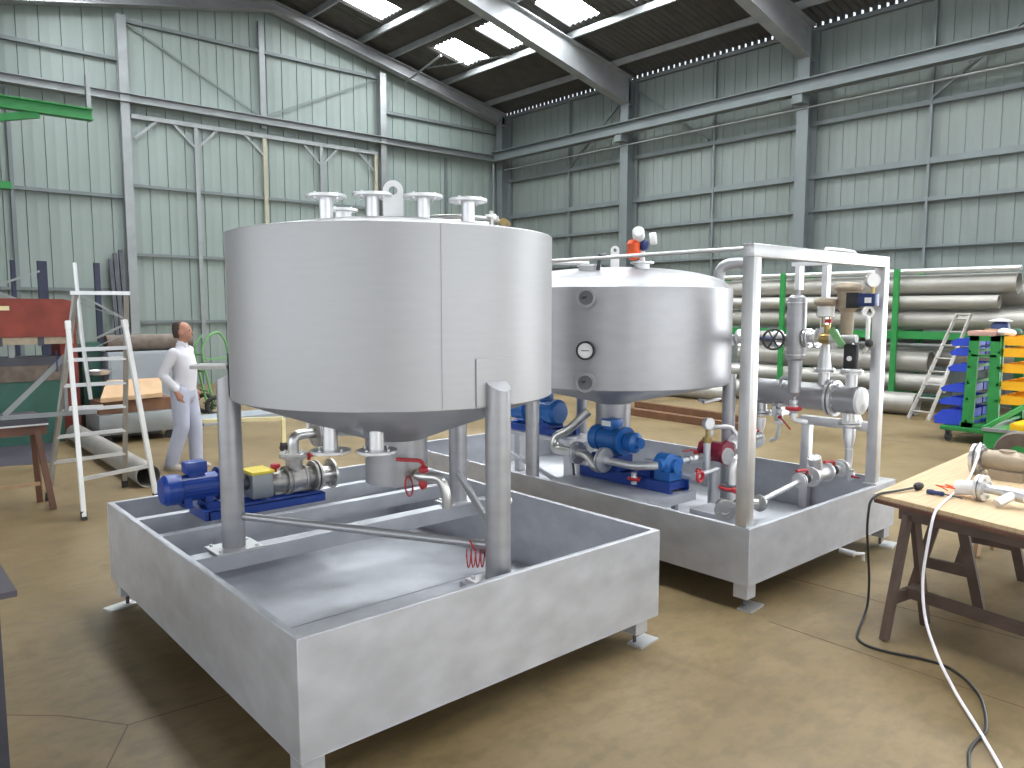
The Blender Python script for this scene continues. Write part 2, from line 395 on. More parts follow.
for xx, sg in ((5.5, 1), (8.69, -1), (12.0, -1)):
    gpart(B().bar((xx - sg * 0 + (.55 * sg), yb - .01, 6.4), (xx, yb - .01, 5.9), .06, .03, (0, 1, 0)), 'knee_brace', 'galv')
for z in (4.82, 3.2, 1.6): gpart(B().mm((5.4, yb - .02, z - .035), (12.1, yb + .05, z + .035)), 'rail', 'beam')
trim(B().tube([(13.55, 19.3, 9.0), (14.9, 14.4, 8.75)], .03, 8), 'galv', 'tubular wind brace below the roof sheets')
trim(B().tube([(12.9, 19.45, 8.5), (13.05, 17.9, 8.92)], .03, 8), 'galv')
# ================================================================== spill trays
def foot_parts(t, x, y, ztop, dx, dy, rz):
    f = B().mm((x - .05, y - .05, .045 + .03), (x + .05, y + .05, ztop)).make('foot', 'tray', t)
    B().cyl((x, y, .01), (x, y, .08), .011, n=10).make('threaded_rod', 'dark', f)
    B().box((x + dx, y + dy, .006), (.18, .10, .012), rz=rz).make('foot_plate', 'satin', f)
def wall_box(b, x0, y0, x1, y1, z0, z1, t=.004, rim=.035):
    # open tray with a folded-in rim along its top edge
    b.mm((x0, y0, z0), (x1, y1, z0 + t))
    for a, c in (((x0, y0), (x1, y0 + t)), ((x0, y1 - t), (x1, y1)), ((x0, y0 + t), (x0 + t, y1 - t)), ((x1 - t, y0 + t), (x1, y1 - t))):
        b.mm((*a, z0 + t), (*c, z1))
    for a, c in (((x0 + t, y0 + t), (x1 - t, y0 + rim)), ((x0 + t, y1 - rim), (x1 - t, y1 - t)), ((x0 + t, y0 + rim), (x0 + rim, y1 - rim)), ((x1 - rim, y0 + rim), (x1 - t, y1 - rim))):
        b.mm((*a, z1 - t), (*c, z1))
    return b
A0 = (1.230, 2.645); A1 = (3.434, 5.395)
t = thing('spill_tray', (2.33, 4.02, 0), 'open square-cornered stainless spill tray under the larger nearer tank', 'tray')
wall_box(B(), *A0, *A1, .173, .675).make('tray_body', 'tray', t, bevel=.002)
for y, zt, w_ in ((4.17, .585, .10), (4.72, .585, .07), (5.19, .585, .07)):
    b = B(); x0, x1 = A0[0] + .006, A1[0] - .006
    b.mm((x0, y - w_ / 2, zt - .006), (x1, y + w_ / 2, zt)); b.mm((x0, y - w_ / 2, zt - .095), (x1, y - w_ / 2 + .006, zt - .006)); b.mm((x0, y - w_ / 2 + .006, zt - .095), (x1, y + w_ / 2, zt - .089))
    b.make('cross_beam', 'tray', t)
B().mm((2.22, 2.72, .178), (2.52, 2.93, .59)).make('pedestal', 'tray', t, bevel=.004)
for y in (3.15, 3.52, 3.86): B().mm((A0[0] + .03, y - .002, .1775), (A1[0] - .03, y + .002, .180)).make('floor_seam', 'tray', t)
for x, y, dx, dy, rz in ((1.30, 2.73, -.02, 0, 0), (3.34, 2.74, .05, -.02, .1), (1.30, 5.3, -.045, -.01, .3), (3.35, 5.3, .05, 0, 0)): foot_parts(t, x, y, .173, dx, dy, rz)

C0 = (4.217, 2.548); C1 = (6.372, 6.55)
t = thing('spill_tray', (5.3, 4.5, 0), 'long stainless spill tray carrying the domed tank and the pipe frame', 'tray')
wall_box(B(), *C0, *C1, .173, .547).make('tray_body', 'tray', t, bevel=.002)
for x, y, dx, dy, rz in ((4.29, 2.62, .03, -.03, .1), (6.30, 2.62, .04, -.05, .2), (4.29, 6.48, 0, 0, 0), (6.30, 6.48, 0, 0, 0)): foot_parts(t, x, y, .173, dx, dy, rz)
b = B().cyl((5.45, 2.55, .15), (5.45, 2.44, .15), .022); b.tube([(5.45, 2.45, .15), (5.50, 2.40, .15), (5.50, 2.40, .10)], .014)
b.make('drain_spout', 'satin', t)
# raised shelves inside the second tray
b = B().mm((4.23, 3.66, .43), (5.22, 4.75, .44)); b.mm((4.23, 3.66, .36), (5.22, 3.668, .43)); b.mm((5.212, 3.668, .36), (5.22, 4.75, .43))
b.make('pump_shelf', 'tray', t)
for p in ((5.12, 3.80), (5.12, 4.65), (4.40, 4.65)): B().mm((p[0] - .02, p[1] - .02, .178), (p[0] + .02, p[1] + .02, .43)).make('shelf_leg', 'tray', t)

# ================================================================== tanks
def cone_prof(): pass
def nozzle(t, x, y, z0, z1, r, fr, name='nozzle', up=True, m='satin'):
    b = B().pipe((x, y, z0), (x, y, z1), r, .004)
    n = b.make(name, m, t)
    fb = B(); fb.flange((x, y, z1 - .016 if up else z0), (0, 0, 1), fr, .016, 4, .007, bore=r * .86, ph=.3); fb.make('flange', m, n)
    return n
TX, TY, TR = 2.372, 3.722, .891
t = thing('storage_tank', (TX, TY, .60), 'large flat-sided cylindrical stainless tank on three pipe legs over the nearer tray', 'tank')
shell = B().lathe([(TR - .004, 1.452), (TR, 1.456), (TR, 2.316), (TR - .004, 2.32)], (TX, TY, 0), n=128).make('shell', 'tank', t)
for a in (-108.5, 62): # vertical weld seam with its light strip
    c_, s_ = math.cos(R(a)), math.sin(R(a)); B().bar((TX + c_ * TR, TY + s_ * TR, 1.46), (TX + c_ * TR, TY + s_ * TR, 2.315), .003, .007, up=(c_, s_, 0)).make('weld_seam', 'tank', shell)
B().lathe([(TR - .002, 2.316), (TR - .01, 2.322), (.5, 2.385), (0, 2.425)], (TX, TY, 0), n=128).make('lid', 'tank', t)
B().lathe([(TR, 1.456), (TR - .012, 1.448), (.19, 1.20), (.175, 1.19)], (TX, TY, 0), n=96).make('cone_bottom', 'tank2', t)
B().pipe((TX, TY, .94), (TX, TY, 1.205), .178, .005, 48).make('outlet_neck', 'tank2', t)
for x, y, z in ((1.842, 3.494, 2.485), (2.037, 3.384, 2.498), (2.249, 3.248, 2.496), (2.43, 3.114, 2.479)): nozzle(t, x, y, 2.31, z, .034, .098)
nozzle(t, 2.228, 4.025, 2.40, 2.50, .05, .085)
# two flanged nozzles below the cone
for x, y, z in ((1.93, 3.675, 1.163), (2.064, 3.426, 1.182)): nozzle(t, x, y, z, 1.40, .038, .105, up=False)
# lifting lug with an eye
def lug(t, c, nrm, w_, h, m):
    n = V((*nrm, 0)).normalized(); sx = V((-n.y, n.x, 0)); c = V(c); b = B(); hole = w_ * .22
    N = 24; th = .02; zc = h - w_ / 2
    outer = []; inner = []
    for i in range(N):
        a = 2 * PI * i / N; u, v = math.cos(a), math.sin(a)
        inner.append((u * hole, zc + v * hole))
        if v >= 0: outer.append((u * w_ / 2, zc + v * w_ / 2))
        else:
            k = max(abs(u) / .5 / 1, abs(v) / (zc / w_)) / w_ ; outer.append((u / k if k else 0, zc + v / k))
    f = lambda q, s: b.bm.verts.new(c + sx * q[0] + V((0, 0, q[1])) + n * s * th / 2)
    O0, I0, O1, I1 = [[f(q, s) for q in l] for s in (-1, 1) for l in (outer, inner)]
    for i in range(N):
        j = (i + 1) % N
        for vs in ((O0[i], O0[j], I0[j], I0[i]), (O1[i], I1[i], I1[j], O1[j]), (O0[i], O1[i], O1[j], O0[j]), (I0[i], I0[j], I1[j], I1[i])): b.bm.faces.new(vs)
    return b.make('lifting_lug', m, t)
lug(t, (2.125, 3.33, 2.33), (.54, .84), .10, .235, 'white')
# manway: clamp ring and swing bolts on the far side of the lid
mw = B().lathe([(.24, 2.33), (.255, 2.34), (.255, 2.425), (.235, 2.44), (0, 2.47)], (2.86, 3.80, 0), n=48).make('manway_cover', 'satin', t)
B().ring((2.86, 3.80, 2.455), (0, 0, 1), .262, .012, 40).make('clamp_ring', 'pipe', mw)
B().ring((2.86, 3.80, 2.41), (0, 0, 1), .268, .012, 40).make('clamp_ring', 'pipe', mw)
for a in (-75, -20, 35):
    c_, s_ = math.cos(R(a)), math.sin(R(a)); x, y = 2.86 + .275 * c_, 3.80 + .275 * s_
    b = B().bar((x - .03 * c_, y - .03 * s_, 2.47), (x + .025 * c_, y + .025 * s_, 2.47), .035, .02); b.bar((x, y, 2.38), (x, y, 2.50), .018); b.make('swing_bolt', 'pipe', mw)
B().tube([(3.08, 3.60, 2.455), (3.20, 3.70, 2.455)], .022, 12).make('hinge_pin', 'brass', mw)
# three pipe legs
def leg(t, cx, cy, rad, ang, zb, zt, r, name='leg', plate=True, slant=True):
    a = R(ang); x, y = cx + rad * math.cos(a), cy + rad * math.sin(a)
    b = B(); n = 28; ring0 = []; ring1 = []
    for i in range(n):
        q = 2 * PI * i / n; ux, uy = math.cos(q) * r, math.sin(q) * r
        out = (ux * math.cos(a) + uy * math.sin(a)) / r
        ring0.append(b.bm.verts.new((x + ux, y + uy, zb))); ring1.append(b.bm.verts.new((x + ux, y + uy, zt - (.035 * (1 + out) if slant else 0))))
    for i in range(n): b.bm.faces.new((ring0[i], ring0[(i + 1) % n], ring1[(i + 1) % n], ring1[i]))
    b.bm.faces.new(ring1); b.bm.faces.new(ring0[::-1])
    o = b.make(name, 'tank2', t)
    if plate:
        pb = B().box((x, y, zb - .006), (.26, .20, .012)); 
        for sx in (-.1, .1):
            for sy in (-.075, .075): pb.cyl((x + sx, y + sy, zb), (x + sx, y + sy, zb + .012), .011, n=6)
        pb.make('base_plate', 'satin', o)
    return o, x, y
LEG = {}
for ang in (150, 270, 30): LEG[ang] = leg(t, TX, TY, TR + .018, ang, .603, 1.605, .0625)
for ang in (150, 270, 30):  # doubler plates on the shell behind the leg heads
    a = R(ang); b = B()
    a0, a1 = a - .13, a + .13
    b.lathe([(TR + .001, 1.46), (TR + .006, 1.462), (TR + .006, 1.69), (TR + .001, 1.692)], (TX, TY, 0), n=8, a0=a0, a1=a1).make('doubler_plate', 'tank', t)
# braces between the legs
b = B().tube([(LEG[150][1] + .04, LEG[150][2] - .045, .775), (LEG[270][1] - .03, LEG[270][2] + .05, .765)], .022, 14); b.make('brace', 'tank2', t)
b = B().tube([(LEG[30][1] - .03, LEG[30][2] - .05, .80), (LEG[270][1] + .03, LEG[270][2] + .05, .80)], .024, 14); b.make('brace', 'tank2', t)
b = B().tube([(LEG[270][1] + .055, LEG[270][2], .98), (LEG[270][1] + .075, LEG[270][2] - .0, .98)], .02, 12); b.make('earth_lug', 'satin', t)

T2X, T2Y, T2R = 5.295, 4.637, 1.031
t = thing('storage_tank', (T2X, T2Y, .19), 'domed cylindrical stainless tank with three round sight glasses behind the larger tank', 'tank')
B().lathe([(T2R - .004, 1.283), (T2R, 1.287), (T2R, 2.097), (T2R - .004, 2.101)], (T2X, T2Y, 0), n=128).make('shell', 'tank2', t)
B().lathe([(T2R - .002, 2.098), (T2R - .03, 2.112)] + [((T2R - .03) * math.cos(q), 2.108 + .185 * math.sin(q)) for q in [i * PI / 24 for i in range(2, 12)]] + [(0, 2.293)], (T2X, T2Y, 0), n=96).make('dome', 'tank2', t)
B().lathe([(T2R - .001, 1.286), (T2R - .014, 1.277), (.19, 1.085), (.165, 1.07)], (T2X, T2Y, 0), n=96).make('cone_bottom', 'tank2', t)
B().pipe((T2X, T2Y, .80), (T2X, T2Y, 1.09), .16, .005, 40).make('outlet_neck', 'tank2', t)
for ang in (60, 180, 300): leg(t, T2X, T2Y, T2R - .022 if ang == 180 else T2R - .01, ang, .20, 1.36, .057, plate=False, slant=False)
lug(t, (5.218, 4.574, 2.27), (.6, .8), .075, .21, 'white')
# sight glasses in one vertical row and a dial gauge
ga = math.atan2(-.66, -1.0) ; sgx, sgy = T2X + T2R * math.cos(R(209.6)), T2Y + T2R * math.sin(R(209.6))
def radial(px, py, d):
    return V((d[0], d[1], 0))
for k, (z, kind) in enumerate(((2.01, 0), (1.602, 1), (1.352, 0))):
    n = V((sgx - T2X, sgy - T2Y, 0)).normalized(); p = V((sgx, sgy, z))
    if kind == 0:
        o = B().lathe([(0, -.02), (.072, -.02), (.072, .05), (.078, .055), (.078, .068), (.058, .068), (.058, .05), (0, .05)], p, n, 32).make('sight_glass', 'tank2', t)
        B().lathe([(0, 0), (.055, 0), (.055, .004), (0, .004)], p + n * .05, n, 28).make('pane', 'glass', o)
        B().tube([p + n * .056 + V((0, 0, .01)), p + n * .06 + V((n.y * .03, -n.x * .03, 0))], .009, 8).make('wiper', 'dark', o)
    else:
        o = B().lathe([(0, -.02), (.055, -.02), (.055, .04), (.074, .042), (.074, .075), (.060, .075), (.060, .066), (0, .066)], p, n, 32).make('dial_gauge', 'black', t)
        B().lathe([(0, 0), (.059, 0), (.059, .002), (0, .002)], p + n * .066, n, 28).make('dial_face', 'paper', o)
        sd = V((-n.y, n.x, 0)); B().bar(p + n * .07 - sd * .03, p + n * .07 + sd * .03, .003, .006).make('needle', 'dark', o)
# nozzles on the dome
nozzle(t, 5.063, 4.138, 2.12, 2.315, .062, .10)
nozzle(t, 5.62, 4.25, 2.12, 2.22, .022, .075); nozzle(t, 5.60, 4.55, 2.18, 2.27, .02, .05)
o = B().lathe([(.11, 2.10), (.085, 2.27), (.10, 2.275), (.10, 2.29), (0, 2.29)], (4.72, 4.42, 0), n=32).make('manway', 'satin', t)
B().tube([(4.70, 4.30, 2.24), (4.70, 4.28, 2.36), (4.78, 4.30, 2.37)], .016, 8).make('swing_bolt', 'dark', o)
B().tube([(4.72, 4.42, 2.30), (4.3, 4.72, 2.31)], .018, 8).make('davit_arm', 'satin', o)
# vent pipe bending over at the right of the dome
b = B().tube([(6.03, 4.04, 2.06), (6.03, 4.04, 2.33), (6.20, 3.80, 2.34), (6.20, 3.80, 1.30)], .05, 18, fil=.13); b.make('vent_pipe', 'tank2', t)
# side drain cock under the cone rim
o = B().tube([(5.42, 3.80, 1.16), (5.46, 3.70, 1.155)], .014, 8).tube([(5.38, 3.72, 1.15), (5.56, 3.68, 1.17)], .016, 10).make('sample_cock', 'satin', t)
# level transmitter standing on the dome nozzle
t = thing('level_transmitter', (5.063, 4.138, 2.316), 'white level transmitter wrapped in an orange bag on top of the domed tank', 'transmitter')
B().cyl((5.063, 4.138, 2.316), (5.063, 4.138, 2.41), .022).make('stem', 'white', t)
B().lathe([(0, 0), (.045, 0), (.05, .02), (.05, .10), (.04, .115), (0, .115)], (5.03, 4.15, 2.515), (-.75, -.55, .35), 24).make('housing', 'white', t)
B().lathe([(0, 0), (.05, 0), (.052, .02), (.052, .045), (.045, .055), (0, .055)], (5.10, 4.09, 2.50), (.55, -.80, .1), 24).make('display_cover', 'white', t)
B().ball((5.06, 4.12, 2.45), .045, (1, 1, 1.1)).make('cable_gland', 'bluecap', t)
b = B(); pr = [(0, 2.325), (.035, 2.33), (.058, 2.37), (.05, 2.42), (.058, 2.46), (.04, 2.49), (0, 2.50)]; b.lathe(pr, (4.995, 4.175, 0), n=12); b.make('bag', 'orange', t)
# ================================================================== pumps
def motor(t, c, axis, r, ln, m, box_up=True, bw=.11):
    # finned electric motor: c = drive-end centre, body runs back along axis
    c = V(c); a = V(axis).normalized(); sd = a.cross(V((0, 0, 1))).normalized(); e = c + a * ln
    b = B(); b.lathe([(0, 0), (r * .95, 0), (r * .95, .012), (r * .86, .02), (r * .86, ln * .72), (0, ln * .72)], c, a, 28)
    for i in range(22):
        q = 2 * PI * i / 22
        if abs(math.sin(q) - 1) < .12: continue
        d = (V((0, 0, 1)) * math.sin(q) + sd * math.cos(q)); p0 = c + a * (ln * .12) + d * r * .88; p1 = c + a * (ln * .68) + d * r * .88
        b.bar(p0, p1, .004, r * .2, up=d.cross(a))
    o = b.make('motor_body', m, t)
    B().lathe([(0, 0), (r, 0), (r * 1.02, ln * .05), (r * 1.0, ln * .22), (r * .8, ln * .29), (0, ln * .3)], c + a * ln * .71, a, 28).make('fan_cowl', m, o)
    B().lathe([(0, -.012), (r * 1.12, -.012), (r * 1.12, .012), (0, .012)], c, a, 28).make('drive_flange', m, o)
    mid = c + a * ln * .42
    bb = B(); rot = Matrix((sd, a, V((0, 0, 1)))).transposed().to_4x4()
    bb.box(mid + V((0, 0, r + .032)), (bw, ln * .36, .075), rot=rot, bev=.006); bb.box(mid + V((0, 0, r - .01)), (bw * .7, ln * .25, .03), rot=rot)
    tb = bb.make('terminal_box', m, o)
    for k in (.22, .6):
        fb = B(); p = c + a * ln * k; fb.bar(p + sd * r * .5 - V((0, 0, r + .02)), p + sd * r * .5 - V((0, 0, r * .6)), .05, .03); fb.bar(p - sd * r * .5 - V((0, 0, r + .02)), p - sd * r * .5 - V((0, 0, r * .6)), .05, .03)
        fb.bar(p + sd * r * .8 - V((0, 0, r + .015)), p - sd * r * .8 - V((0, 0, r + .015)), .05, .012)
        fb.make('motor_foot', m, o)
    return o, tb
t = thing('pump_unit', (2.05, 4.98, .585), 'stainless screw pump with dark blue motor and blue base on the nearer tray', 'pump')
motor(t, (1.81, 5.0, .785), (-1, 0, 0), .098, .36, 'blue')
b = B()
for y in (4.87, 5.10): b.mm((1.68, y - .035, .587), (2.49, y + .035, .593)); b.mm((1.68, y - .035, .593), (2.49, y - .028, .645)); b.mm((1.68, y - .035, .639), (2.49, y + .035, .645))
for x in (1.72, 2.1, 2.45): b.mm((x - .03, 4.90, .60), (x + .03, 5.07, .64))
b.mm((1.66, 4.835, .587), (1.69, 5.135, .650))
b.make('base_frame', 'blue', t)
B().mm((1.70, 4.91, .645), (1.78, 5.09, .685)).make('motor_block', 'blue', t)
B().cyl((1.81, 5.0, .785), (2.0, 5.0, .76), .05, n=20).make('coupling', 'dark', t)
g = B().mm((2.0, 4.91, .655), (2.15, 5.09, .825), bev=.012).make('gearbox', 'galv', t)
B().mm((1.995, 4.90, .82), (2.155, 5.10, .842), bev=.004).make('guard_lid', 'yellow', g)
PZ = .735
b = B().lathe([(0, 0), (.06, 0), (.075, .03), (.075, .12), (.092, .13), (.092, .26), (.075, .28), (.07, .33), (0, .33)], (2.15, 5.0, PZ), (1, 0, 0), 28)
b.bar((2.24, 5.0, .645), (2.24, 5.0, .70), .10, .03); b.bar((2.42, 5.0, .645), (2.42, 5.0, .70), .10, .03)
pb = b.make('pump_casing', 'cast', t)
for x in (2.27, 2.30, 2.40): B().ring((x, 5.0, PZ), (1, 0, 0), .093, .008, 24, 6).make('casing_rib', 'cast', pb)
B().flange((2.47, 5.0, PZ), (1, 0, 0), .11, .018, 8, .008).make('casing_flange', 'cast', t); B().flange((2.50, 5.0, PZ), (1, 0, 0), .11, .018, 8, .008).make('casing_flange', 'cast', t)
b = B().pipe((2.52, 5.0, PZ), (2.62, 5.0, PZ), .06, .006, 24); b.flange((2.615, 5.0, PZ), (1, 0, 0), .108, .018, 8, .008, bore=.055); b.make('suction_flange', 'pipe', t)
for x, z in ((2.18, .855), (2.43, .905)): B().cyl((x, 4.95, z - .04), (x, 4.95, z), .012).lathe([(0, 0), (.03, .0), (.036, .012), (.03, .028), (0, .03)], (x, 4.95, z - .012), n=10).make('vent_cap', 'red', t)
b = B().flange((2.34, 5.0, .888), (0, 0, 1), .10, .018, 4, .009); b.cyl((2.34, 5.0, .80), (2.34, 5.0, .89), .06); b.make('discharge_flange', 'cast', t)
t = thing('pipe_run', (2.34, 5.0, .906), 'polished stainless elbow rising from the screw pump below the nearer tank', 'pipe')
o = B().flange((2.34, 5.0, .907), (0, 0, 1), .10, .016, 4, .009).make('flange', 'pipe', t)
B().tube([(2.34, 5.0, .92), (2.34, 5.0, 1.045), (2.58, 5.0, 1.045)], .038, 16, fil=.08).make('elbow', 'pipe', t)
b = B().flange((2.50, 5.0, 1.045), (1, 0, 0), .10, .045, 4, .009, bore=.037); b.make('butterfly_valve', 'cast', t)
B().tube([(2.58, 5.0, 1.045), (2.80, 4.9, 1.05), (2.86, 4.62, 1.0)], .042, 14, fil=.1).make('pipe', 'pipe', t)
B().tube([(2.45, 4.99, 1.07), (2.45, 4.99, 1.15)], .012, 8).make('gauge_stub', 'pipe', t)

def lever(parent, p, d, ln, m='red', up=.03, w=.014):
    p = V(p); d = V(d).normalized(); q = p + V((0, 0, up))
    return B().tube([p, q, q + d * ln], w * .5, 6, fil=.012).make('handle', m, parent)
def ball_valve(t, c, ax, r, ld, ln=.11, m='satin', hm='red', up=.045):
    c = V(c); a = V(ax).normalized()
    b = B().lathe([(0, -r * 2.4), (r * 1.25, -r * 2.4), (r * 1.25, -r * 1.5), (r * .95, -r * 1.4), (r * 1.35, -r * .7), (r * 1.45, 0), (r * 1.35, r * .7), (r * .95, r * 1.4), (r * 1.25, r * 1.5), (r * 1.25, r * 2.4), (0, r * 2.4)], c, a, 16)
    upd = V((0, 0, 1)) if abs(a.z) < .7 else V((-.75, -.66, 0))
    b.cyl(c + upd * r, c + upd * (r * 1.2 + .02), r * .5, n=10)
    o = b.make('ball_valve', m, t)
    p = c + upd * (r * 1.2 + .015); d = V(ld).normalized()
    hb = B().tube([p, p + upd * .02, p + upd * .025 + d * ln * .25, p + upd * .025 + d * ln], .007, 8, fil=.012)
    hb.ball(p, r * .75, (1, 1, .8), 10)
    hb.make('handle', hm, o); return o
# drain cock on the outlet neck of the nearer tank
t = thing('drain_cock', (2.30, 3.52, .95), 'drain cock with a red lever below the outlet neck of the nearer tank', 'valve')
D = V((-.085, -.128, .03))
def q(*p): return V(p) + D
B().tube([(2.41, 3.57, 1.01), q(2.42, 3.56, .985)], .02, 12).make('nipple', 'brass', t)
v = B().lathe([(0, -.05), (.022, -.05), (.03, -.02), (.034, 0), (.03, .02), (.022, .05), (0, .05)], q(2.435, 3.545, .985), (.4, -.9, 0), 16).make('valve_body', 'pipe', t)
B().tube([q(2.435, 3.545, 1.0), q(2.435, 3.545, 1.055), q(2.415, 3.55, 1.075), q(2.32, 3.64, 1.08)], .011, 8, fil=.02).ball(q(2.435, 3.545, 1.02), .028).make('handle', 'red', t)
B().tube([q(2.445, 3.52, .985), q(2.485, 3.46, .985), q(2.505, 3.43, .90), q(2.505, 3.43, .82)], .027, 14, fil=.06).make('spout', 'pipe', t)
B().ring(q(2.375, 3.60, .93), (.6, -.8, .15), .055, .005, 20, 6).make('retaining_wire', 'red', t)
B().ball(q(2.43, 3.545, .945), .026, (1, 1, 1.3)).make('cap', 'red', t)
t = tag(B().tube([(2.285 + .022 * math.cos(k * .7) + .075 * (k / 36 - .5), 2.89 + .022 * math.cos(k * .7) - .05 * (k / 36 - .5), .70 + .045 * math.sin(k * .7)) for k in range(40)], .0035, 6).tube([(2.285, 2.89, .74), (2.27, 2.91, .79)], .005, 6).make('wire_coil', 'red'), 'small coil of reddish wire hung on the brace by the front leg', 'wire')

t = thing('pump_unit', (5.05, 4.2, .415), 'bright blue motor and gear pump on a blue channel base in the rear tray', 'pump')
motor(t, (5.05, 4.28, .785), (0, 1, 0), .112, .37, 'lblue', bw=.14)
tbn = [o for o in t.children_recursive if o.name.startswith('terminal_box')][0]
B().box((4.974, 4.435, .930), (.006, .10, .045)).make('name_plate', 'white', tbn)
b = B()
for x in (4.93, 5.17): b.mm((x - .005, 3.70, .442), (x + .005, 4.70, .53)); b.mm((x - .03 if x > 5 else x, 3.70, .524), (x if x > 5 else x + .03, 4.70, .53)); b.mm((x - .03 if x > 5 else x, 3.70, .441), (x if x > 5 else x + .03, 4.70, .447))
for y in (3.76, 4.2, 4.64): b.mm((4.935, y - .03, .46), (5.165, y + .03, .524))
b.make('base_frame', 'blue', t)
B().mm((4.95, 4.28, .53), (5.15, 4.58, .66)).make('motor_block', 'blue', t)
B().lathe([(0, 0), (.07, 0), (.07, .03), (.085, .05), (.09, .12), (.05, .14), (.045, .18), (0, .18)], (5.05, 4.28, .785), (0, -1, 0), 24).make('gear_head', 'lblue', t)
b = B().lathe([(0, 0), (.075, 0), (.095, .02), (.095, .13), (.075, .15), (.055, .16), (.055, .20), (0, .20)], (5.05, 3.92, .65), (0, -1, 0), 24); b.mm((4.97, 3.74, .53), (5.13, 3.90, .60))
gp = b.make('pump_casing', 'lblue', t)
B().cyl((4.91, 3.82, .66), (5.19, 3.82, .66), .05, n=20).make('port', 'lblue', gp)
B().cyl((5.05, 3.92, .65), (5.05, 4.05, .65), .02).make('shaft', 'satin', t)
B().mm((4.98, 3.95, .53), (5.12, 4.08, .62)).make('bearing_bracket', 'blue', t)

t = thing('pump_unit', (5.3, 5.5, .69), 'bright blue motor pump on a light stand, half hidden behind the nearer tank', 'pump')
motor(t, (5.27, 5.72, .905), (0, -1, 0), .13, .42, 'lblue', bw=.15)
b = B()
for x in (5.18, 5.42): b.mm((x - .03, 5.2, .692), (x + .03, 6.1, .75))
for y in (5.25, 5.6, 6.05): b.mm((5.2, y - .03, .70), (5.4, y + .03, .745))
b.make('base_frame', 'blue', t)
B().mm((5.17, 5.36, .75), (5.37, 5.64, .80)).make('motor_block', 'blue', t)
B().lathe([(0, 0), (.10, 0), (.12, .05), (.12, .20), (.09, .24), (0, .24)], (5.27, 5.74, .905), (0, 1, 0), 24).make('pump_casing', 'lblue', t)
t = thing('pump_stand', (5.3, 5.5, .178), 'welded stainless stand under the rear blue motor pump', 'stand')
B().mm((5.10, 5.0, .655), (5.50, 6.15, .69)).make('top_plate', 'satin', t)
for x in (5.13, 5.47):
    for y in (5.03, 6.12): B().mm((x - .04, y - .04, .178), (x + .04, y + .04, .655)).make('leg', 'satin', t)
B().bar((5.1, 5.05, .25), (4.95, 5.9, .55), .035).make('brace', 'satin', t)

# ================================================================== pipework of the rear tray
def run(name, loc, label, cat='pipe', group=None): return thing(name, loc, label, cat, group)
t = run('pipe_run', (4.88, 4.6, .42), 'dull stainless suction pipe looping past flanges beside the bright blue gear pump')
B().tube([(5.05, 4.72, 1.0), (4.93, 4.86, .82), (4.90, 5.0, .75), (4.87, 4.98, .64), (4.87, 4.70, .65)], .040, 16, fil=.12).make('elbow', 'pipe', t)
for y in (4.66, 4.685): B().flange((4.87, y, .65), (0, 1, 0), .10, .016, 6, .009, bore=.03).make('flange', 'satin', t)
B().tube([(4.87, 4.66, .65), (4.87, 4.56, .65), (4.87, 4.46, .55), (4.88, 4.40, .55)], .040, 16, fil=.09).make('pipe', 'pipe', t)
for y in (4.335, 4.36): B().flange((4.86, y, .635), (0, 1, 0), .108, .016, 6, .009, bore=.03).make('flange', 'satin', t)
B().tube([(4.87, 4.43, .54), (4.86, 4.42, .63), (4.86, 4.30, .635), (4.87, 4.02, .63), (4.89, 3.86, .655), (4.92, 3.82, .66)], .034, 16, fil=.05).make('pipe', 'satin', t)
B().tube([(4.87, 4.72, .44), (4.87, 4.74, .60)], .010, 8).make('support_rod', 'dark', t)
o = ball_valve(t, (4.86, 4.02, .53), (0, 0, 1), .02, (.2, -1, 0), .05, 'satin')
B().ring((4.86, 4.02, .53), (0, 0, 1), .045, .013, 16, 8).make('handwheel', 'red', o)
t = run('pipe_run', (5.3, 3.79, .42), 'straight stainless discharge pipe from gear pump to the crimson filter')
B().tube([(5.19, 3.82, .66), (5.50, 3.70, .69)], .026, 14).make('pipe', 'satin', t)
ball_valve(t, (5.34, 3.76, .675), (1, -.38, .1), .028, (-1, .2, 0), .14, 'satin')
B().tube([(5.10, 3.70, .58), (5.10, 3.60, .58), (5.42, 3.60, .60)], .018, 12, fil=.03).make('branch_pipe', 'satin', t)
o = ball_valve(t, (5.14, 3.60, .58), (1, 0, 0), .022, (0, -1, -.3), .04)
B().ring((5.14, 3.57, .58), (0, 1, 0), .04, .014, 16, 8).make('handwheel', 'red', o)
t = thing('pressure_gauge', (5.36, 3.66, .60), 'white dial pressure gauge on a slim standpipe left of the crimson filter', 'gauge')
B().cyl((5.36, 3.66, .56), (5.36, 3.66, .82), .03).make('standpipe', 'satin', t)
B().cyl((5.36, 3.66, .82), (5.36, 3.66, .86), .038, n=8).tube([(5.36, 3.66, .86), (5.36, 3.66, .93)], .016, 8).make('siphon', 'brass', t)
gn = V((-.25, -.97, 0)).normalized(); gc = V((5.38, 3.66, .975))
o = B().lathe([(0, -.03), (.05, -.03), (.052, .012), (.046, .015), (.046, .01), (0, .01)], gc, gn, 28).make('gauge_case', 'satin', t)
B().lathe([(0, 0), (.045, 0), (.045, .001), (0, .001)], gc + gn * .0105, gn, 24).make('dial_face', 'paper', o)
t = thing('strainer', (5.53, 3.68, .19), 'crimson painted octagonal filter housing with a stainless flange on its side', 'filter')
b = B()
n8 = [(5.53 +   .085 * math.cos(PI / 8 + i * PI / 4), 3.68, .72 + .085 * math.sin(PI / 8 + i * PI / 4)) for i in range(8)]
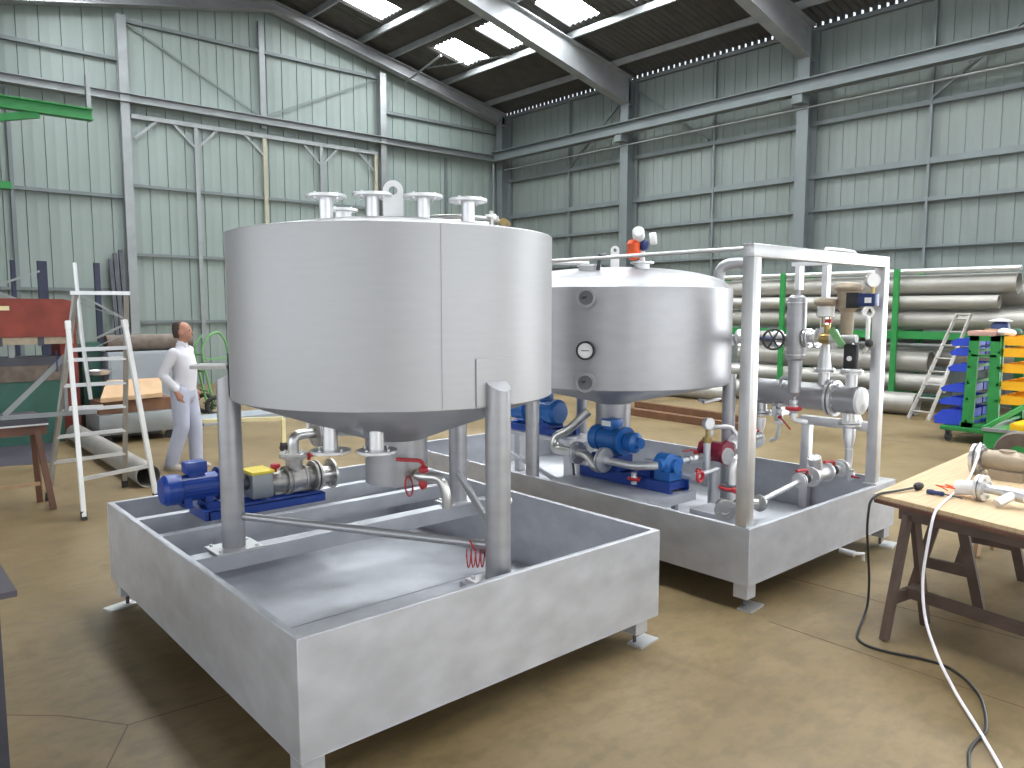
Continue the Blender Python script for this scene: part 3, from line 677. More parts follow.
b.prism([(x, 3.60, z) for x, y, z in n8], (0, .18, 0)); b.lathe([(0, 0), (.105, 0), (.105, .03), (0, .03)], (5.53, 3.60, .72), (0, -1, 0), 8); b.lathe([(0, 0), (.105, 0), (.105, .03), (0, .03)], (5.53, 3.81, .72), (0, -1, 0), 8)
h = b.make('housing', 'crimson', t)
B().flange((5.51, 3.57, .70), (-.2, -.9, 0), .07, .02, 4, .008).make('flange', 'satin', h)
B().cyl((5.53, 3.70, .178), (5.53, 3.70, .58), .05).make('stand', 'satin', t)
B().tube([(5.50, 3.72, .86), (5.50, 3.72, .93), (5.62, 3.60, .93), (5.64, 3.56, .86)], .02, 10, fil=.04).make('bypass_pipe', 'satin', t)
# vertical riser with a flanged block near the frame post
t = run('pipe_run', (4.65, 2.95, .178), 'riser with a red butterfly valve standing on a grey block behind the near frame post')
B().mm((4.60, 3.02, .178), (4.86, 3.28, .47), bev=.004).make('block', 'tray', t)
b = B().flange((4.60, 2.98, .52), (-.7, -.6, 0), .075, .018, 4, .009, bore=.03); b.cyl((4.60, 2.98, .52), (4.72, 3.09, .52), .04); b.make('drain_flange', 'pipe', t)
B().tube([(4.69, 2.99, .52), (4.69, 2.99, .84), (4.80, 2.96, .90), (4.85, 2.95, .90)], .03, 14, fil=.08).make('riser', 'satin', t)
v = B().lathe([(0, -.02), (.075, -.02), (.08, 0), (.075, .02), (0, .02)], (4.69, 2.99, .665), (0, 0, 1), 20).make('butterfly_valve', 'dark', t)
B().ring((4.69, 2.99, .665), (0, 0, 1), .082, .012, 20, 8).bar((4.64, 2.94, .665), (4.60, 2.90, .665), .03, .03).make('valve_ring', 'red', v)
b = B().flange((4.80, 2.84, .56), (1, 0, 0), .06, .018, 4, .008); b.cyl((4.69, 2.97, .55), (4.80, 2.84, .56), .032); b.make('tee', 'pipe', t)
# lower horizontal run with strainer
t = run('pipe_run', (5.4, 2.8, .58), 'low horizontal pipe run with a strainer and two red-levered valves beside the tray rim')
B().tube([(4.82, 2.82, .585), (5.28, 2.80, .65)], .02, 12).make('pipe', 'satin', t)
v = B().flange((5.27, 2.80, .655), (1, 0, .05), .055, .014, 4, .006).flange((5.30, 2.80, .655), (1, 0, .05), .055, .014, 4, .006).cyl((5.30, 2.80, .655), (5.44, 2.80, .66), .026).make('ball_valve', 'satin', t)
B().ball((5.38, 2.80, .66), .042).make('gland', 'black', v)
B().tube([(5.38, 2.79, .69), (5.38, 2.79, .725), (5.24, 2.80, .735)], .012, 8, fil=.015).make('handle', 'red', v)
b = B().lathe([(0, 0), (.05, 0), (.06, .02), (.06, .20), (.05, .22), (0, .22)], (5.46, 2.80, .665), (1, 0, 0), 18); b.cyl((5.55, 2.80, .665), (5.50, 2.80, .80), .045, .05)
b.flange((5.50, 2.80, .79), (-.35, 0, .94), 0.05, .016, 4, .007); b.flange((5.45, 2.80, .66), (1, 0, 0), .075, .016, 4, .007); b.flange((5.68, 2.80, .665), (1, 0, 0), .075, .016, 4, .007); b.flange((5.70, 2.80, .665), (1, 0, 0), .07, .016, 4, .007)
b.make('strainer', 'satin', t)
v = B().cyl((5.71, 2.80, .665), (5.95, 2.80, .66), .028).flange((5.90, 2.8, .66), (1, 0, 0), .055, .014, 4, .006).make('ball_valve', 'satin', t)
B().ball((5.80, 2.79, .665), .04).make('gland', 'black', v)
B().tube([(5.80, 2.79, .69), (5.80, 2.79, .735), (5.66, 2.80, .745)], .012, 8, fil=.015).make('handle', 'red', v)
b = B().tube([(5.92, 2.8, .66), (6.07, 2.8, .66), (6.07, 2.8, .80)], .03, 12, fil=.06); b.flange((5.93, 2.8, .66), (1, 0, 0), .07, .016, 4, .007); b.make('elbow', 'satin', t)
ball_valve(t, (6.08, 2.78, .585), (0, 0, 1), .02, (0, -1, 0), .05)
# heat exchanger with its nozzles
t = thing('heat_exchanger', (6.12, 3.2, 1.06), 'horizontal grey pipe heat exchanger with a white end cap inside the frame', 'heat exchanger')
B().cyl((6.12, 3.78, 1.205), (6.12, 2.76, 1.19), .112, n=36).make('shell', 'tank2', t)
B().lathe([(0, 0), (.108, 0), (.112, .01), (.108, .03), (.09, .042), (0, .046)], (6.12, 2.762, 1.19), (0, -1, 0), 36).make('end_cap', 'white', t)
for y in (3.00, 2.965): B().flange((6.12, y, 1.193), (0, -1, 0), .15, .022, 12, .010).make('body_flange', 'satin', t)
for y, zt in ((3.06, 1.40), (2.83, 1.40)):
    o = B().cyl((6.12, y, 1.28), (6.12, y, zt), .045).make('nozzle', 'satin', t)
    [B().flange((6.12, y, zt + q), (0, 0, 1), .088, .016, 4, .008).make('flange', 'satin', o) for q in (0, .02)]
for y, zb in ((2.83, 1.02), (3.62, 1.03)):
    o = B().cyl((6.12, y, 1.10), (6.12, y, zb), .045).make('nozzle', 'satin', t)
    [B().flange((6.12, y, zb - q), (0, 0, 1), .088, .016, 4, .008).make('flange', 'satin', o) for q in (.016, .04)]
t = run('pipe_run', (6.1, 2.82, .80), 'tapered drop pipe under the capped end of the heat exchanger')
B().lathe([(0, 0), (.048, 0), (.05, .06), (.028, .17), (.024, .20), (.024, .36), (0, .36)], (6.12, 2.83, .955), (-.05, -.03, -.36), 20).make('reducer', 'satin', t)
t = run('pipe_run', (5.8, 3.6, .8), 'tapered drop pipe and white strainer between the heat exchanger and the crimson filter')
B().lathe([(0, 0), (.048, 0), (.05, .05), (.03, .14), (.03, .20), (0, .20)], (6.10, 3.62, .965), (-.1, -.02, -1), 20).make('reducer', 'satin', t)
b = B().tube([(5.66, 3.62, .76), (6.08, 3.60, .80)], .042, 14); b.flange((5.72, 3.62, .765), (1, 0, .1), .085, .016, 4, .008); b.flange((5.98, 3.60, .79), (1, 0, .1), .085, .016, 4, .008); b.flange((6.0, 3.60, .79), (1, 0, .1), .085, .016, 4, .008); b.cyl((5.85, 3.6, .78), (5.80, 3.55, .90), .045); b.flange((5.80, 3.55, .89), (-.3, -.3, 1), .07, .016, 4, .008); b.make('strainer', 'white', t)
B().tube([(6.08, 3.50, .78), (6.08, 3.44, .80), (6.08, 3.42, .98)], .018, 10, fil=.03).make('branch_pipe', 'satin', t)
v = ball_valve(t, (6.06, 3.42, 1.0), (0, 0, 1), .026, (.3, -.6, -.8), .13)
B().tube([(6.08, 3.42, 1.04), (6.06, 3.42, 1.10)], .016, 10).flange((6.06, 3.42, 1.09), (0, 0, 1), .055, .012, 4, .006).make('flange', 'satin', t); B().flange((6.06, 3.42, 1.105), (0, 0, 1), .055, .012, 4, .006).make('flange', 'satin', t)
B().tube([(6.06, 3.42, 1.12), (6.04, 3.40, 1.34), (5.93, 3.24, 1.36)], .016, 10, fil=.05).make('vent_pipe', 'satin', t)
ball_valve(t, (5.86, 3.5, .84), (1, 0, 0), .024, (-1, 0, 0), .14)
# portal frame
t = thing('portal_frame', (5.2, 2.62, .547), 'square-tube portal frame welded to the rim of the rear tray', 'frame')
for x in (4.262, 6.10): 
    o = B().mm((x - .04, 2.58, .549), (x + .045, 2.66, 2.245), bev=.004).make('post', 'satin', t)
B().mm((6.02, 2.55, .547), (6.34, 2.66, .556)).make('base_plate', 'satin', t)
B().mm((4.222, 2.58, 2.245), (6.14, 2.66, 2.325), bev=.004).make('top_beam', 'satin', t)
B().mm((6.27, 3.25, .178), (6.345, 3.325, .925), bev=.004).make('rear_post', 'satin', t)
B().mm((6.27, 2.75, .925), (6.345, 3.34, 1.0), bev=.004).make('rear_beam', 'satin', t)
B().mm((5.86, 2.66, 2.27), (5.94, 3.24, 2.30)).make('hanger_arm', 'satin', t)
B().mm((5.865, 3.17, 2.08), (5.935, 3.21, 2.275)).make('hanger', 'satin', t)
B().mm((5.90, 2.955, 1.72), (5.96, 3.0, 2.275)).make('hanger', 'satin', t)
B().tube([(5.25, 2.64, 2.325), (5.27, 2.66, 2.35), (5.55, 2.68, 2.355), (5.75, 2.68, 2.35), (5.80, 2.68, 2.325)], .012, 8, fil=.03).make('conduit', 'white', t)
for y in (2.83, 3.45): B().prism([(6.12 - .09, y - .02, 1.0), (6.12 + .2, y - .02, 1.0), (6.12 + .12, y - .02, 1.09), (6.12 - .09, y - .02, 1.09)], (0, .04, 0)).make('saddle', 'satin', t)
B().tube([(4.262, 2.66, 2.30), (4.262, 4.45, 2.30)], .014, 10).make('side_tie', 'satin', t)
# separator vessel
t = thing('separator_vessel', (5.90, 3.20, 1.15), 'slim upright separator vessel hanging inside the frame', 'vessel')
B().lathe([(0, 1.495), (.05, 1.498), (.072, 1.52), (.077, 1.55), (.077, 1.985), (.072, 2.015), (.05, 2.035), (.02, 2.04), (.02, 2.08), (0, 2.08)], (5.90, 3.20, 0), n=32).make('vessel_body', 'tank2', t)
for z in (1.55, 1.975): B().ring((5.90, 3.20, z), (0, 0, 1), .077, .003, 32, 6).make('weld_bead', 'satin', t)
B().lathe([(0, 1.50), (.055, 1.50), (.052, 1.24), (.03, 1.21), (.02, 1.20), (.02, 1.11), (0, 1.11)], (5.90, 3.20, 0), n=24).make('bottom_leg', 'tank2', t)
v = ball_valve(t, (5.90, 3.20, 1.105), (0, 0, 1), .028, (-.3, -1, 0), .05)
B().ring((5.90, 3.20, 1.105), (0, 0, 1), .05, .018, 18, 8).make('handwheel', 'red', v)
B().tube([(5.9, 3.2, 1.07), (5.9, 3.2, 1.01), (5.98, 3.12, .99)], .02, 10, fil=.03).make('drain_pipe', 'white', t)
# steam line from the tank to the control valve
t = run('pipe_run', (5.9, 3.3, 1.68), 'steam pipe with a blue-black handwheel valve between the domed tank and the vessel')
B().tube([(5.86, 3.84, 1.655), (5.89, 3.70, 1.66), (5.90, 3.28, 1.68)], .035, 14).make('pipe', 'satin', t)
for y in (3.34, 3.365, 3.62, 3.645, 3.72): B().flange((5.90, y, 1.675), (0, 1, 0), .075, .016, 4, .008).make('flange', 'satin', t)
B().lathe([(0, -.01), (.05, -.01), (.05, .05), (.035, .06), (0, .06)], (5.86, 3.80, 1.655), (-.45, -.85, 0), 20).make('tank_nozzle', 'satin', t)
v = B().lathe([(0, -.11), (.045, -.11), (.06, -.05), (.065, 0), (.06, .05), (.045, .11), (0, .11)], (5.90, 3.49, 1.677), (0, 1, 0), 18).make('gate_valve', 'cast', t)
B().cyl((5.86, 3.54, 1.677), (5.74, 3.31, 1.677), .022, n=12).make('stem', 'bluecap', v)
hw = B().ring((5.74, 3.31, 1.677), (-.75, -.66, 0), .082, .010, 28, 8)
for a in (0, 60, 120): 
    u = V((.66, -.75, 0)).normalized(); d = u * math.cos(R(a)) + V((0, 0, 1)) * math.sin(R(a)); c0 = V((5.74, 3.31, 1.677)); hw.tube([c0 - d * .08, c0 + d * .08], .007, 6)
hw.make('handwheel', 'black', v)
t = thing('control_valve', (5.90, 2.9, 1.60), 'brass control valve line with tan diaphragm actuators beside the far frame post', 'valve')
B().tube([(5.90, 3.12, 1.685), (5.90, 2.70, 1.695)], .032, 14).make('pipe', 'satin', t)
for y in (3.10, 3.075, 3.01, 2.87): B().flange((5.90, y, 1.69), (0, 1, 0), .078, .016, 4, .008).make('flange', 'satin', t)
B().lathe([(0, -.05), (.04, -.05), (.05, 0), (.04, .05), (0, .05)], (5.90, 2.94, 1.69), (0, 1, 0), 16).cyl((5.9, 2.94, 1.69), (5.9, 2.94, 1.80), .022).make('valve_body', 'brass', t)
a = B().lathe([(0, 1.86), (.055, 1.86), (.062, 1.88), (.06, 1.95), (.09, 1.965), (.095, 1.98), (.085, 2.0), (.03, 2.015), (0, 2.016)], (5.90, 2.955, 0), n=24).make('diaphragm_actuator', 'gold', t)
B().lathe([(0, 1.865), (.064, 1.865), (.064, 1.945), (0, 1.945)], (5.90, 2.955, 0), n=24).make('actuator_neck', 'white', a)
b = B()
for s in (-.03, .03): b.bar((5.9, 2.95 + s, 1.79), (5.9, 2.95 + s, 1.865), .012)
b.bar((5.9, 2.915, 1.79), (5.9, 2.985, 1.79), .02); b.make('yoke', 'brass', a)
B().box((5.86, 2.91, 1.83), (.03, .05, .03)).make('travel_pointer', 'red', a)
a = B().lathe([(0, 1.72), (.045, 1.72), (.05, 1.90), (.075, 1.93), (.08, 2.06), (.10, 2.07), (.105, 2.09), (.095, 2.11), (.06, 2.13), (0, 2.135)], (5.94, 2.80, 0), n=28).make('diaphragm_actuator', 'gold', t)
B().mm((5.86, 2.68, 1.93), (5.93, 2.78, 2.05), bev=.006).make('positioner', 'black', t)
p = B().mm((5.84, 2.55, 1.945), (5.92, 2.68, 2.04), bev=.006).make('regulator', 'bluecap', t)
B().box((5.838, 2.60, 1.99), (.004, .05, .04)).make('label_plate', 'paper', p)
gn = V((-.55, -.83, 0)).normalized(); gc = V((5.86, 2.575, 2.14))
o = B().lathe([(0, -.05), (.045, -.05), (.056, -.02), (.056, .006), (.05, .008), (.05, .004), (0, .004)], gc, gn, 28).make('pressure_gauge', 'satin', t)
B().lathe([(0, 0), (.049, 0), (.049, .001), (0, .001)], gc + gn * .0045, gn, 24).make('dial_face', 'paper', o)
B().tube([gc + V((0, 0, -.05)), gc + V((0, 0, -.10))], .012, 8).make('gauge_stem', 'brass', o)
B().bar((5.80, 2.86, 1.77), (5.80, 2.76, 1.64), .05, .02, up=(1, 0, 0)).make('valve_lever', 'lgreen', t)
b = B().tube([(5.88, 2.62, 1.94), (5.86, 2.64, 1.88), (5.86, 2.60, 1.86), (5.86, 2.60, 1.70)], .016, 10, fil=.03); b.ring((5.87, 2.61, 1.90), (-.6, -.8, 0), .04, .010, 16, 6)
b.make('air_filter', 'white', t)
B().ball((5.86, 2.585, 1.665), .032).make('knob', 'black', t)
B().tube([(5.86, 2.60, 1.72), (5.86, 2.60, 1.63), (5.90, 2.64, 1.60), (5.96, 2.66, 1.60)], .012, 8, fil=.03).make('air_line', 'white', t)
t = run('pipe_run', (6.0, 2.83, 1.49), 'vertical pipe carrying a black controller box above the heat exchanger')
B().tube([(5.92, 2.76, 1.69), (5.96, 2.80, 1.66), (6.12, 2.83, 1.60), (6.12, 2.83, 1.51)], .035, 12, fil=.06).make('pipe', 'satin', t)
p = B().mm((5.90, 2.70, 1.46), (5.95, 2.80, 1.65), bev=.006).make('controller', 'black', t)
B().lathe([(0, 0), (.02, 0), (.02, .006), (0, .006)], (5.899, 2.75, 1.54), (-1, 0, 0), 16).make('dial', 'white', p)
t = run('pipe_run', (6.1, 3.06, 1.46), 'flared pipe dropping from the steam line to the heat exchanger')
B().lathe([(0, 1.437), (.055, 1.437), (.05, 1.48), (.034, 1.60), (.034, 1.64), (0, 1.64)], (6.12, 3.06, 0), n=20).tube([(6.12, 3.06, 1.62), (6.10, 3.06, 1.68), (5.92, 3.05, 1.69)], .034, 12, fil=.04).make('reducer', 'satin', t)
# ================================================================== work table on trestles, right foreground
t = thing('work_table', (5.6, 1.4, .75), 'plywood board laid over dark trestles as a work table at the right', 'table')
b = B().prism([(4.73, 2.02, .768), (6.95, 2.14, .768), (6.75, .55, .768), (4.40, .70, .768)], (0, 0, .024)); b.make('table_top', 'ply', t)
b = B().bar((4.72, 2.0, .756), (4.40, .72, .756), .03, .022); b.make('edge_batten', 'brown', t)
def trestle(label, p, q, m, hgt=.745, spread=.21, low=None):
    p, q = V((*p, 0)), V((*q, 0)); d = (q - p).normalized(); s = V((-d.y, d.x, 0)); t = thing('trestle', ((p + q) / 2)[:], label, 'trestle', 'dark wooden trestles under the plywood table' if m == 'trestle' else None)
    z = V((0, 0, 1))
    B().bar(p - d * .06 + z * (hgt - .03), q + d * .06 + z * (hgt - .03), .06, .06).make('top_rail', m, t)
    for e in (p, q):
        sg = 1 if e is p else -1
        for k in (-1, 1): B().bar(e + s * k * spread, e + s * k * .035 + z * (hgt - .03) , .062, .032, up=d).make('leg', m, t)
        B().bar(e + s * spread * .68 + z * .24, e - s * spread * .68 + z * .24, .03, .07, up=z).make('cross_rail', m, t)
    if low: B().bar(p + z * low, q + z * low, .045, .06).make('stretcher', m, t)
    return t
trestle('dark wooden trestle with a low stretcher under the near end of the plywood table', (4.685, 1.775), (4.52, .80), 'trestle', low=.25)
trestle('dark wooden trestle set lengthwise under the middle of the plywood table', (5.37, 1.80), (6.21, 1.79), 'trestle')
tr = trestle('light wooden trestle under the far end of the plywood table', (6.72, 1.98), (6.6, .8), 'lwood', spread=.15)
# castings and fittings on the board
zt = .792
t = thing('pump_casting', (5.78, 1.62, zt), 'tan cast pump body with a grey flange lying on the plywood table', 'pump')
b = B().lathe([(0, 0), (.06, 0), (.075, .05), (.085, .12), (.08, .20), (.065, .27), (0, .27)], (5.84, 1.76, zt + .105), (-.06, -1, 0), 24); b.box((5.80, 1.60, zt + .03), (.16, .20, .06)); b.cyl((5.83, 1.62, zt + .15), (5.83, 1.62, zt + .19), .05)
b.make('casing', 'gold', t)
B().flange((5.845, 1.83, zt + .105), (0, -1, 0), .104, .022, 8, .009).flange((5.845, 1.795, zt + .105), (0, -1, 0), .104, .024, 8, .009).make('flange', 'satin', t)
B().flange((5.83, 1.475, zt + .105), (0, -1, 0), .105, .05, 8, .009).make('rear_flange', 'satin', t)
o = B().lathe([(.05, 0), (.14, -.005), (.145, .02), (.14, .05), (.05, .06)], (6.05, 1.62, zt + .145), (.75, .2, .12), 28).make('rotor_disc', 'mroll', t)
t = thing('valve_assembly', (5.0, 1.5, zt), 'flanged stainless pipe fitting with a white sleeve and angled branch lying on the plywood table', 'pipe fitting')
B().cyl((5.07, 1.66, zt + .05), (5.045, 1.55, zt + .07), .045, n=24).make('sleeve', 'white', t)
B().flange((5.045, 1.545, zt + .078), (-.1, -1, 0), .077, .018, 4, .010).flange((5.04, 1.52, zt + .078), (-.1, -1, 0), .077, .02, 4, .010).make('flange', 'satin', t)
B().cyl((5.035, 1.50, zt + .078), (5.01, 1.33, zt + .075), .027).cyl((5.018, 1.40, zt + .075), (4.995, 1.28, zt + .072), .038).make('pipe', 'satin', t)
B().cyl((5.0, 1.34, zt + .075), (4.90, 1.40, zt + .03), .026).cyl((4.902, 1.398, zt + .031), (4.898, 1.40, zt + .029), .018).make('branch', 'satin', t)
t = thing('power_plug', (5.03, 1.89, zt), 'black mains plug on a cable lying on the plywood table edge', 'plug')
B().lathe([(0, 0), (.018, 0), (.024, .02), (.024, .05), (.012, .07), (0, .07)], (5.07, 1.87, zt + .025), (-.95, .15, 0), 14).make('plug_body', 'black', t)
B().tube([(5.0, 1.885, zt + .02), (4.86, 1.93, zt + .012), (4.72, 1.985, zt + .008), (4.665, 2.01, .76), (4.66, 2.02, .60), (4.70, 2.02, .40), (4.78, 2.04, .22), (4.80, 2.05, .06), (4.70, 2.03, .008), (4.50, 1.97, .008), (4.36, 1.92, .008), (4.30, 1.84, .008), (4.31, 1.72, .008), (4.37, 1.56, .008), (4.38, 1.44, .008), (4.30, 1.32, .008), (4.15, 1.20, .008), (3.95, 1.115, .008), (3.80, 1.07, .008), (3.68, 1.08, .008), (3.58, 1.07, .008), (3.46, 1.03, .008), (3.2, .9, .008)], .0075, 8, fil=.08).make('cable', 'black', t)
t = tag(B().tube([(5.845, 1.79, zt + .215), (5.72, 1.76, zt + .15), (5.45, 1.72, zt + .035), (5.1, 1.68, zt + .012), (4.72, 1.63, zt + .012), (4.58, 1.615, zt - .01), (4.50, 1.61, .62), (4.47, 1.62, .42), (4.40, 1.57, .22), (4.25, 1.44, .09), (4.05, 1.28, .025), (3.8, 1.10, .012), (3.56, .945, .012), (3.2, .74, .012)], .008, 10, fil=.1).make('air_hose', 'hose'), 'long white hose running from the pump on the plywood table down to the floor', 'hose')
t = thing('screwdriver', (5.06, 1.72, zt), 'navy handled screwdriver beside orange wire on the plywood table', 'screwdriver')
B().lathe([(0, 0), (.014, .002), (.017, .03), (.012, .05), (.015, .09), (.008, .10), (0, .10)], (4.97, 1.80, zt + .017), (.0, -.95, 0), 12).make('handle', 'bluecap', t)
B().cyl((4.97, 1.71, zt + .017), (4.97, 1.60, zt + .01), .004, n=8).make('shaft', 'dark', t)
t = tag(B().tube([(5.06 + .07 * math.cos(k * .55) + .002 * k, 1.735 - .004 * k + .06 * math.sin(k * .55), zt + .006 + .05 * abs(math.sin(k * .3))) for k in range(28)], .004, 6).make('wire', 'orange'), 'loops of thin orange wire lying on the plywood table', 'wire')

# ================================================================== storage cart and second trolley
t = thing('bin_cart', (12.6, 3.72, 0), 'green two-sided A-frame cart holding blue and yellow plastic bins', 'cart')
b = B().mm((12.0, 3.30, .17), (13.2, 4.22, .23), bev=.006); b.make('deck', 'green', t)
for x in (12.06, 13.14):
    for y0, y1 in ((3.885, 3.85), (3.565, 3.585)):
        B().prism([(x, y0 + .075, .23), (x, y0 - .075, .23), (x, y1 - .06, 1.54), (x, y1 + .06, 1.54)], (.05, 0, 0)).make('upright', 'green', t)
    B().mm((x, 3.525, 1.47), (x + .05, 3.91, 1.54)).make('top_rail', 'green', t)
    B().mm((x, 3.56, 1.25), (x + .05, 3.88, 1.28)).make('cross_rail', 'green', t)
    B().mm((x, 3.45, .23), (x + .05, 3.98, .30)).make('bottom_rail', 'green', t)
for z in (.30, .62, .85, 1.08, 1.30):
    for y in (3.90, 3.53): B().mm((12.06, y - .015, z), (13.19, y + .015, z + .04)).make('louvre_rail', 'green', t)
for x in (12.12, 13.08):
    for y in (3.38, 4.14):
        o = B().lathe([(0, -.018), (.06, -.018), (.065, 0), (.06, .018), (0, .018)], (x, y, .066), (.3, 1, 0), 18).make('caster', 'black', t)
        B().mm((x - .03, y - .035, .10), (x + .03, y + .035, .17)).make('fork', 'dark', o)
def binbox(y, z, sg, ln, m, label, x, w=.30, h=.13, group=None):
    # open-fronted parts bin: back against the rail, sloping low front
    bx = B(); y0 = y; y1 = y + sg * ln; th = .006
    def wall(poly, e): bx.prism(poly, e)
    bx.mm((x - w / 2, min(y0, y1), z), (x + w / 2, max(y0, y1), z + th))
    for xx in (x - w / 2, x + w / 2 - th):
        bx.prism([(xx, y0, z), (xx, y1, z), (xx, y1 + sg * .03, z + h * .45), (xx, y1 - sg * ln * .25, z + h), (xx, y0, z + h)], (th, 0, 0))
    bx.mm((x - w / 2, min(y0, y0 + sg * th), z), (x + w / 2, max(y0, y0 + sg * th), z + h))
    bx.prism([(x - w / 2, y1, z), (x - w / 2, y1 + sg * th, z), (x - w / 2, y1 + sg * (.03 + th), z + h * .45), (x - w / 2, y1 + sg * .03, z + h * .45)], (w, 0, 0))
    bx.ring((x, y1 + sg * .03, z + h * .45), (0, 1, 0), .001, .004, 6, 4)
    return tag(bx.make('storage_bin', m), label, 'bin', group)
rows = ((1.39, .22, 'topmost'), (1.25, .22, 'second from the top'), (1.02, .24, 'third from the top'), (.72, .32, 'fourth from the top'), (.53, .34, 'fifth from the top'), (.24, .40, 'bottom'))
for i, (z, ln, nm) in enumerate(rows):
    for k, x in enumerate((12.27, 12.62, 12.97)):
        pos = ('front end', 'middle', 'rear end')[k]
        binbox(3.925, z, 1, ln, 'bin_blue', 'blue plastic bin, %s row, %s of the green cart' % (nm, pos), x, h=.11 if i < 5 else .22, group='blue bins on the green cart')
rows = ((1.42, .34, 'topmost'), (1.26, .34, 'second from the top'), (1.04, .34, 'third from the top'), (.80, .36, 'fourth from the top'), (.60, .38, 'lowest'))
for i, (z, ln, nm) in enumerate(rows):
    for k, x in enumerate((12.27, 12.62, 12.97)):
        pos = ('front end', 'middle', 'rear end')[k]
        binbox(3.50, z, -1, ln, 'bin_yellow', 'yellow plastic bin, %s row, %s of the green cart' % (nm, pos), x, h=.12, group='yellow bins on the green cart')
tag(B().mm((12.08, 3.62, 1.542), (12.5, 3.95, 1.61), bev=.004).make('carton', 'pink'), 'pinkish flat carton lying on top of the green cart', 'box')
tag(B().mm((12.3, 3.55, 1.612), (12.6, 3.80, 1.635)).make('carton', 'card'), 'thin brown cardboard sheet on the pinkish carton', 'box')
t = thing('cap', (12.55, 3.62, 1.636), 'navy and white cap lying on cardboard on top of the green cart', 'cap')
B().lathe([(0, .13), (.06, .12), (.11, .07), (.125, 0), (.118, 0), (0, .11)], (12.48, 3.66, 1.637), n=20).make('crown', 'bluecap', t)
B().lathe([(0, .155), (.10, .13), (.15, .115), (.15, .108), (0, .145)], (12.48, 3.66, 1.637), n=20).make('brim', 'white', t)
tag(B().ball((12.25, 3.54, 1.60), .09, (1.1, .9, .6)).ball((12.33, 3.48, 1.585), .07, (1, 1, .7)).make('rag', 'white'), 'crumpled white rag on the top corner of the green cart', 'cloth')
tag(B().ball((12.42, 3.44, 1.60), .07, (1.4, 1, .8)).make('rag', 'dgreen'), 'dark green rag beside the white rag on the green cart', 'cloth')
t = thing('parts_trolley', (11.2, 2.9, 0), 'low green trolley with a pale metal rim in front of the bin cart', 'trolley')
B().mm((11.0, 2.45, .14), (11.9, 3.34, .36)).make('tray', 'green', t)
b = B()
for a, c in (((10.98, 2.43, .36), (11.03, 3.36, .40)), ((11.87, 2.43, .36), (11.92, 3.36, .40)), ((11.03, 3.31, .36), (11.87, 3.36, .40)), ((11.03, 2.43, .36), (11.87, 2.48, .40))): b.mm(a, c)
b.make('rim', 'galv', t)
B().bar((11.05, 3.36, .38), (11.75, 3.02, .70), .03, .06).make('push_bar', 'green', t)
for x in (11.08, 11.82):
    for y in (2.53, 3.26): B().lathe([(0, -.018), (.06, -.018), (.066, 0), (.06, .018), (0, .018)], (x, y, .067), (0, 1, 0), 16).make('caster', 'black', t); B().mm((x - .025, y - .03, .10), (x + .025, y + .03, .14)).make('fork', 'dark', t)
tag(B().mm((11.15, 2.55, .362), (11.7, 3.10, .47), bev=.02).make('storage_bin', 'bin_yellow'), 'wide yellow plastic bin lying in the low green trolley', 'bin')

# ================================================================== pipe rack along the right wall
t = thing('pipe_rack', (15.6, 7.3, 0), 'green cantilever pipe rack along the right wall', 'rack')
for y in (8.49, 6.17, 3.9, 10.6):
    b = B(); b.mm((15.0, y - .05, 0), (15.06, y + .05, 2.66)); b.make('upright', 'green', t)
    B().mm((16.15, y - .05, 0), (16.25, y + .05, 2.66)).make('rear_upright', 'green', t)
    for z in (1.44, 2.60): B().mm((15.06, y - .04, z), (16.15, y + .04, z + .08)).make('arm', 'green', t) if z < 2 else None
    B().mm((15.06, y - .04, .30), (16.15, y + .04, .36)).make('arm', 'green', t)
B().mm((15.07, 3.86, 1.36), (15.12, 10.64, 1.50)).make('long_beam', 'green', t)
B().mm((15.0, 3.86, .28), (15.04, 10.64, .34)).make('long_beam', 'dgreen', t)
def rpipe(name, y0, y1, x, z, r, label, m='matte', wall=.012):
    b = B().pipe((x, y0, z), (x, y1, z), r, wall, 40)
    return tag(b.make(name, m), label, 'pipe', 'steel pipes stored by the right wall')
def rp(*a): return rpipe('steel_pipe', *a)
rp(4.27, 10.3, 15.4, 2.365, .19, 'thick grey steel pipe on top of the green rack, widest of the upper tier')
rp(4.5, 10.0, 15.21, 2.04, .12, 'slim grey steel pipe directly under the thick top pipe of the green rack', 'matte')
rp(3.2, 9.95, 15.33, 1.71, .178, 'wide tan-grey steel pipe resting on the green rack middle beam')
rp(3.0, 9.6, 15.80, 1.75, .20, 'thick steel pipe behind the others on the rack middle beam')
rp(2.5, 9.3, 15.82, 2.16, .20, 'thick steel pipe at the back of the rack upper tier')
rp(4.2, 10.3, 15.22, 2.62, .048, 'thin pale tube along the very top of the green rack', 'alu')
rp(4.6, 9.8, 15.24, 1.24, .035, 'thin grey tube below the green rack middle beam', 'galv')
rp(5.6, 9.6, 15.33, .925, .205, 'big grey steel pipe on the lower tier, open end beside the leaning ladder')
rp(4.3, 9.2, 15.75, 1.0, .17, 'grey steel pipe behind the big one on the lower tier')
rp(5.3, 9.9, 15.22, .535, .165, 'grey steel pipe lowest on the green rack')
rp(5.5, 9.5, 14.5, .205, .20, 'pale steel pipe lying on the floor in front of the green rack', 'alu_dull')
rp(8.9, 10.9, 13.7, .17, .165, 'short pale pipe on the floor seen below the domed tank', 'alu_dull')
for x0, y0, x1, y1, nm in ((11.4, 7.0, 11.65, 9.6, 'longer brown timber beam on the floor, nearer the pipe rack'), (10.6, 6.6, 10.75, 9.3, 'brown timber beam on the floor, nearer the domed tank')):
    tag(B().bar((x0, y0, .06), (x1, y1, .06), .12).make('timber_beam', 'timber'), nm, 'timber')
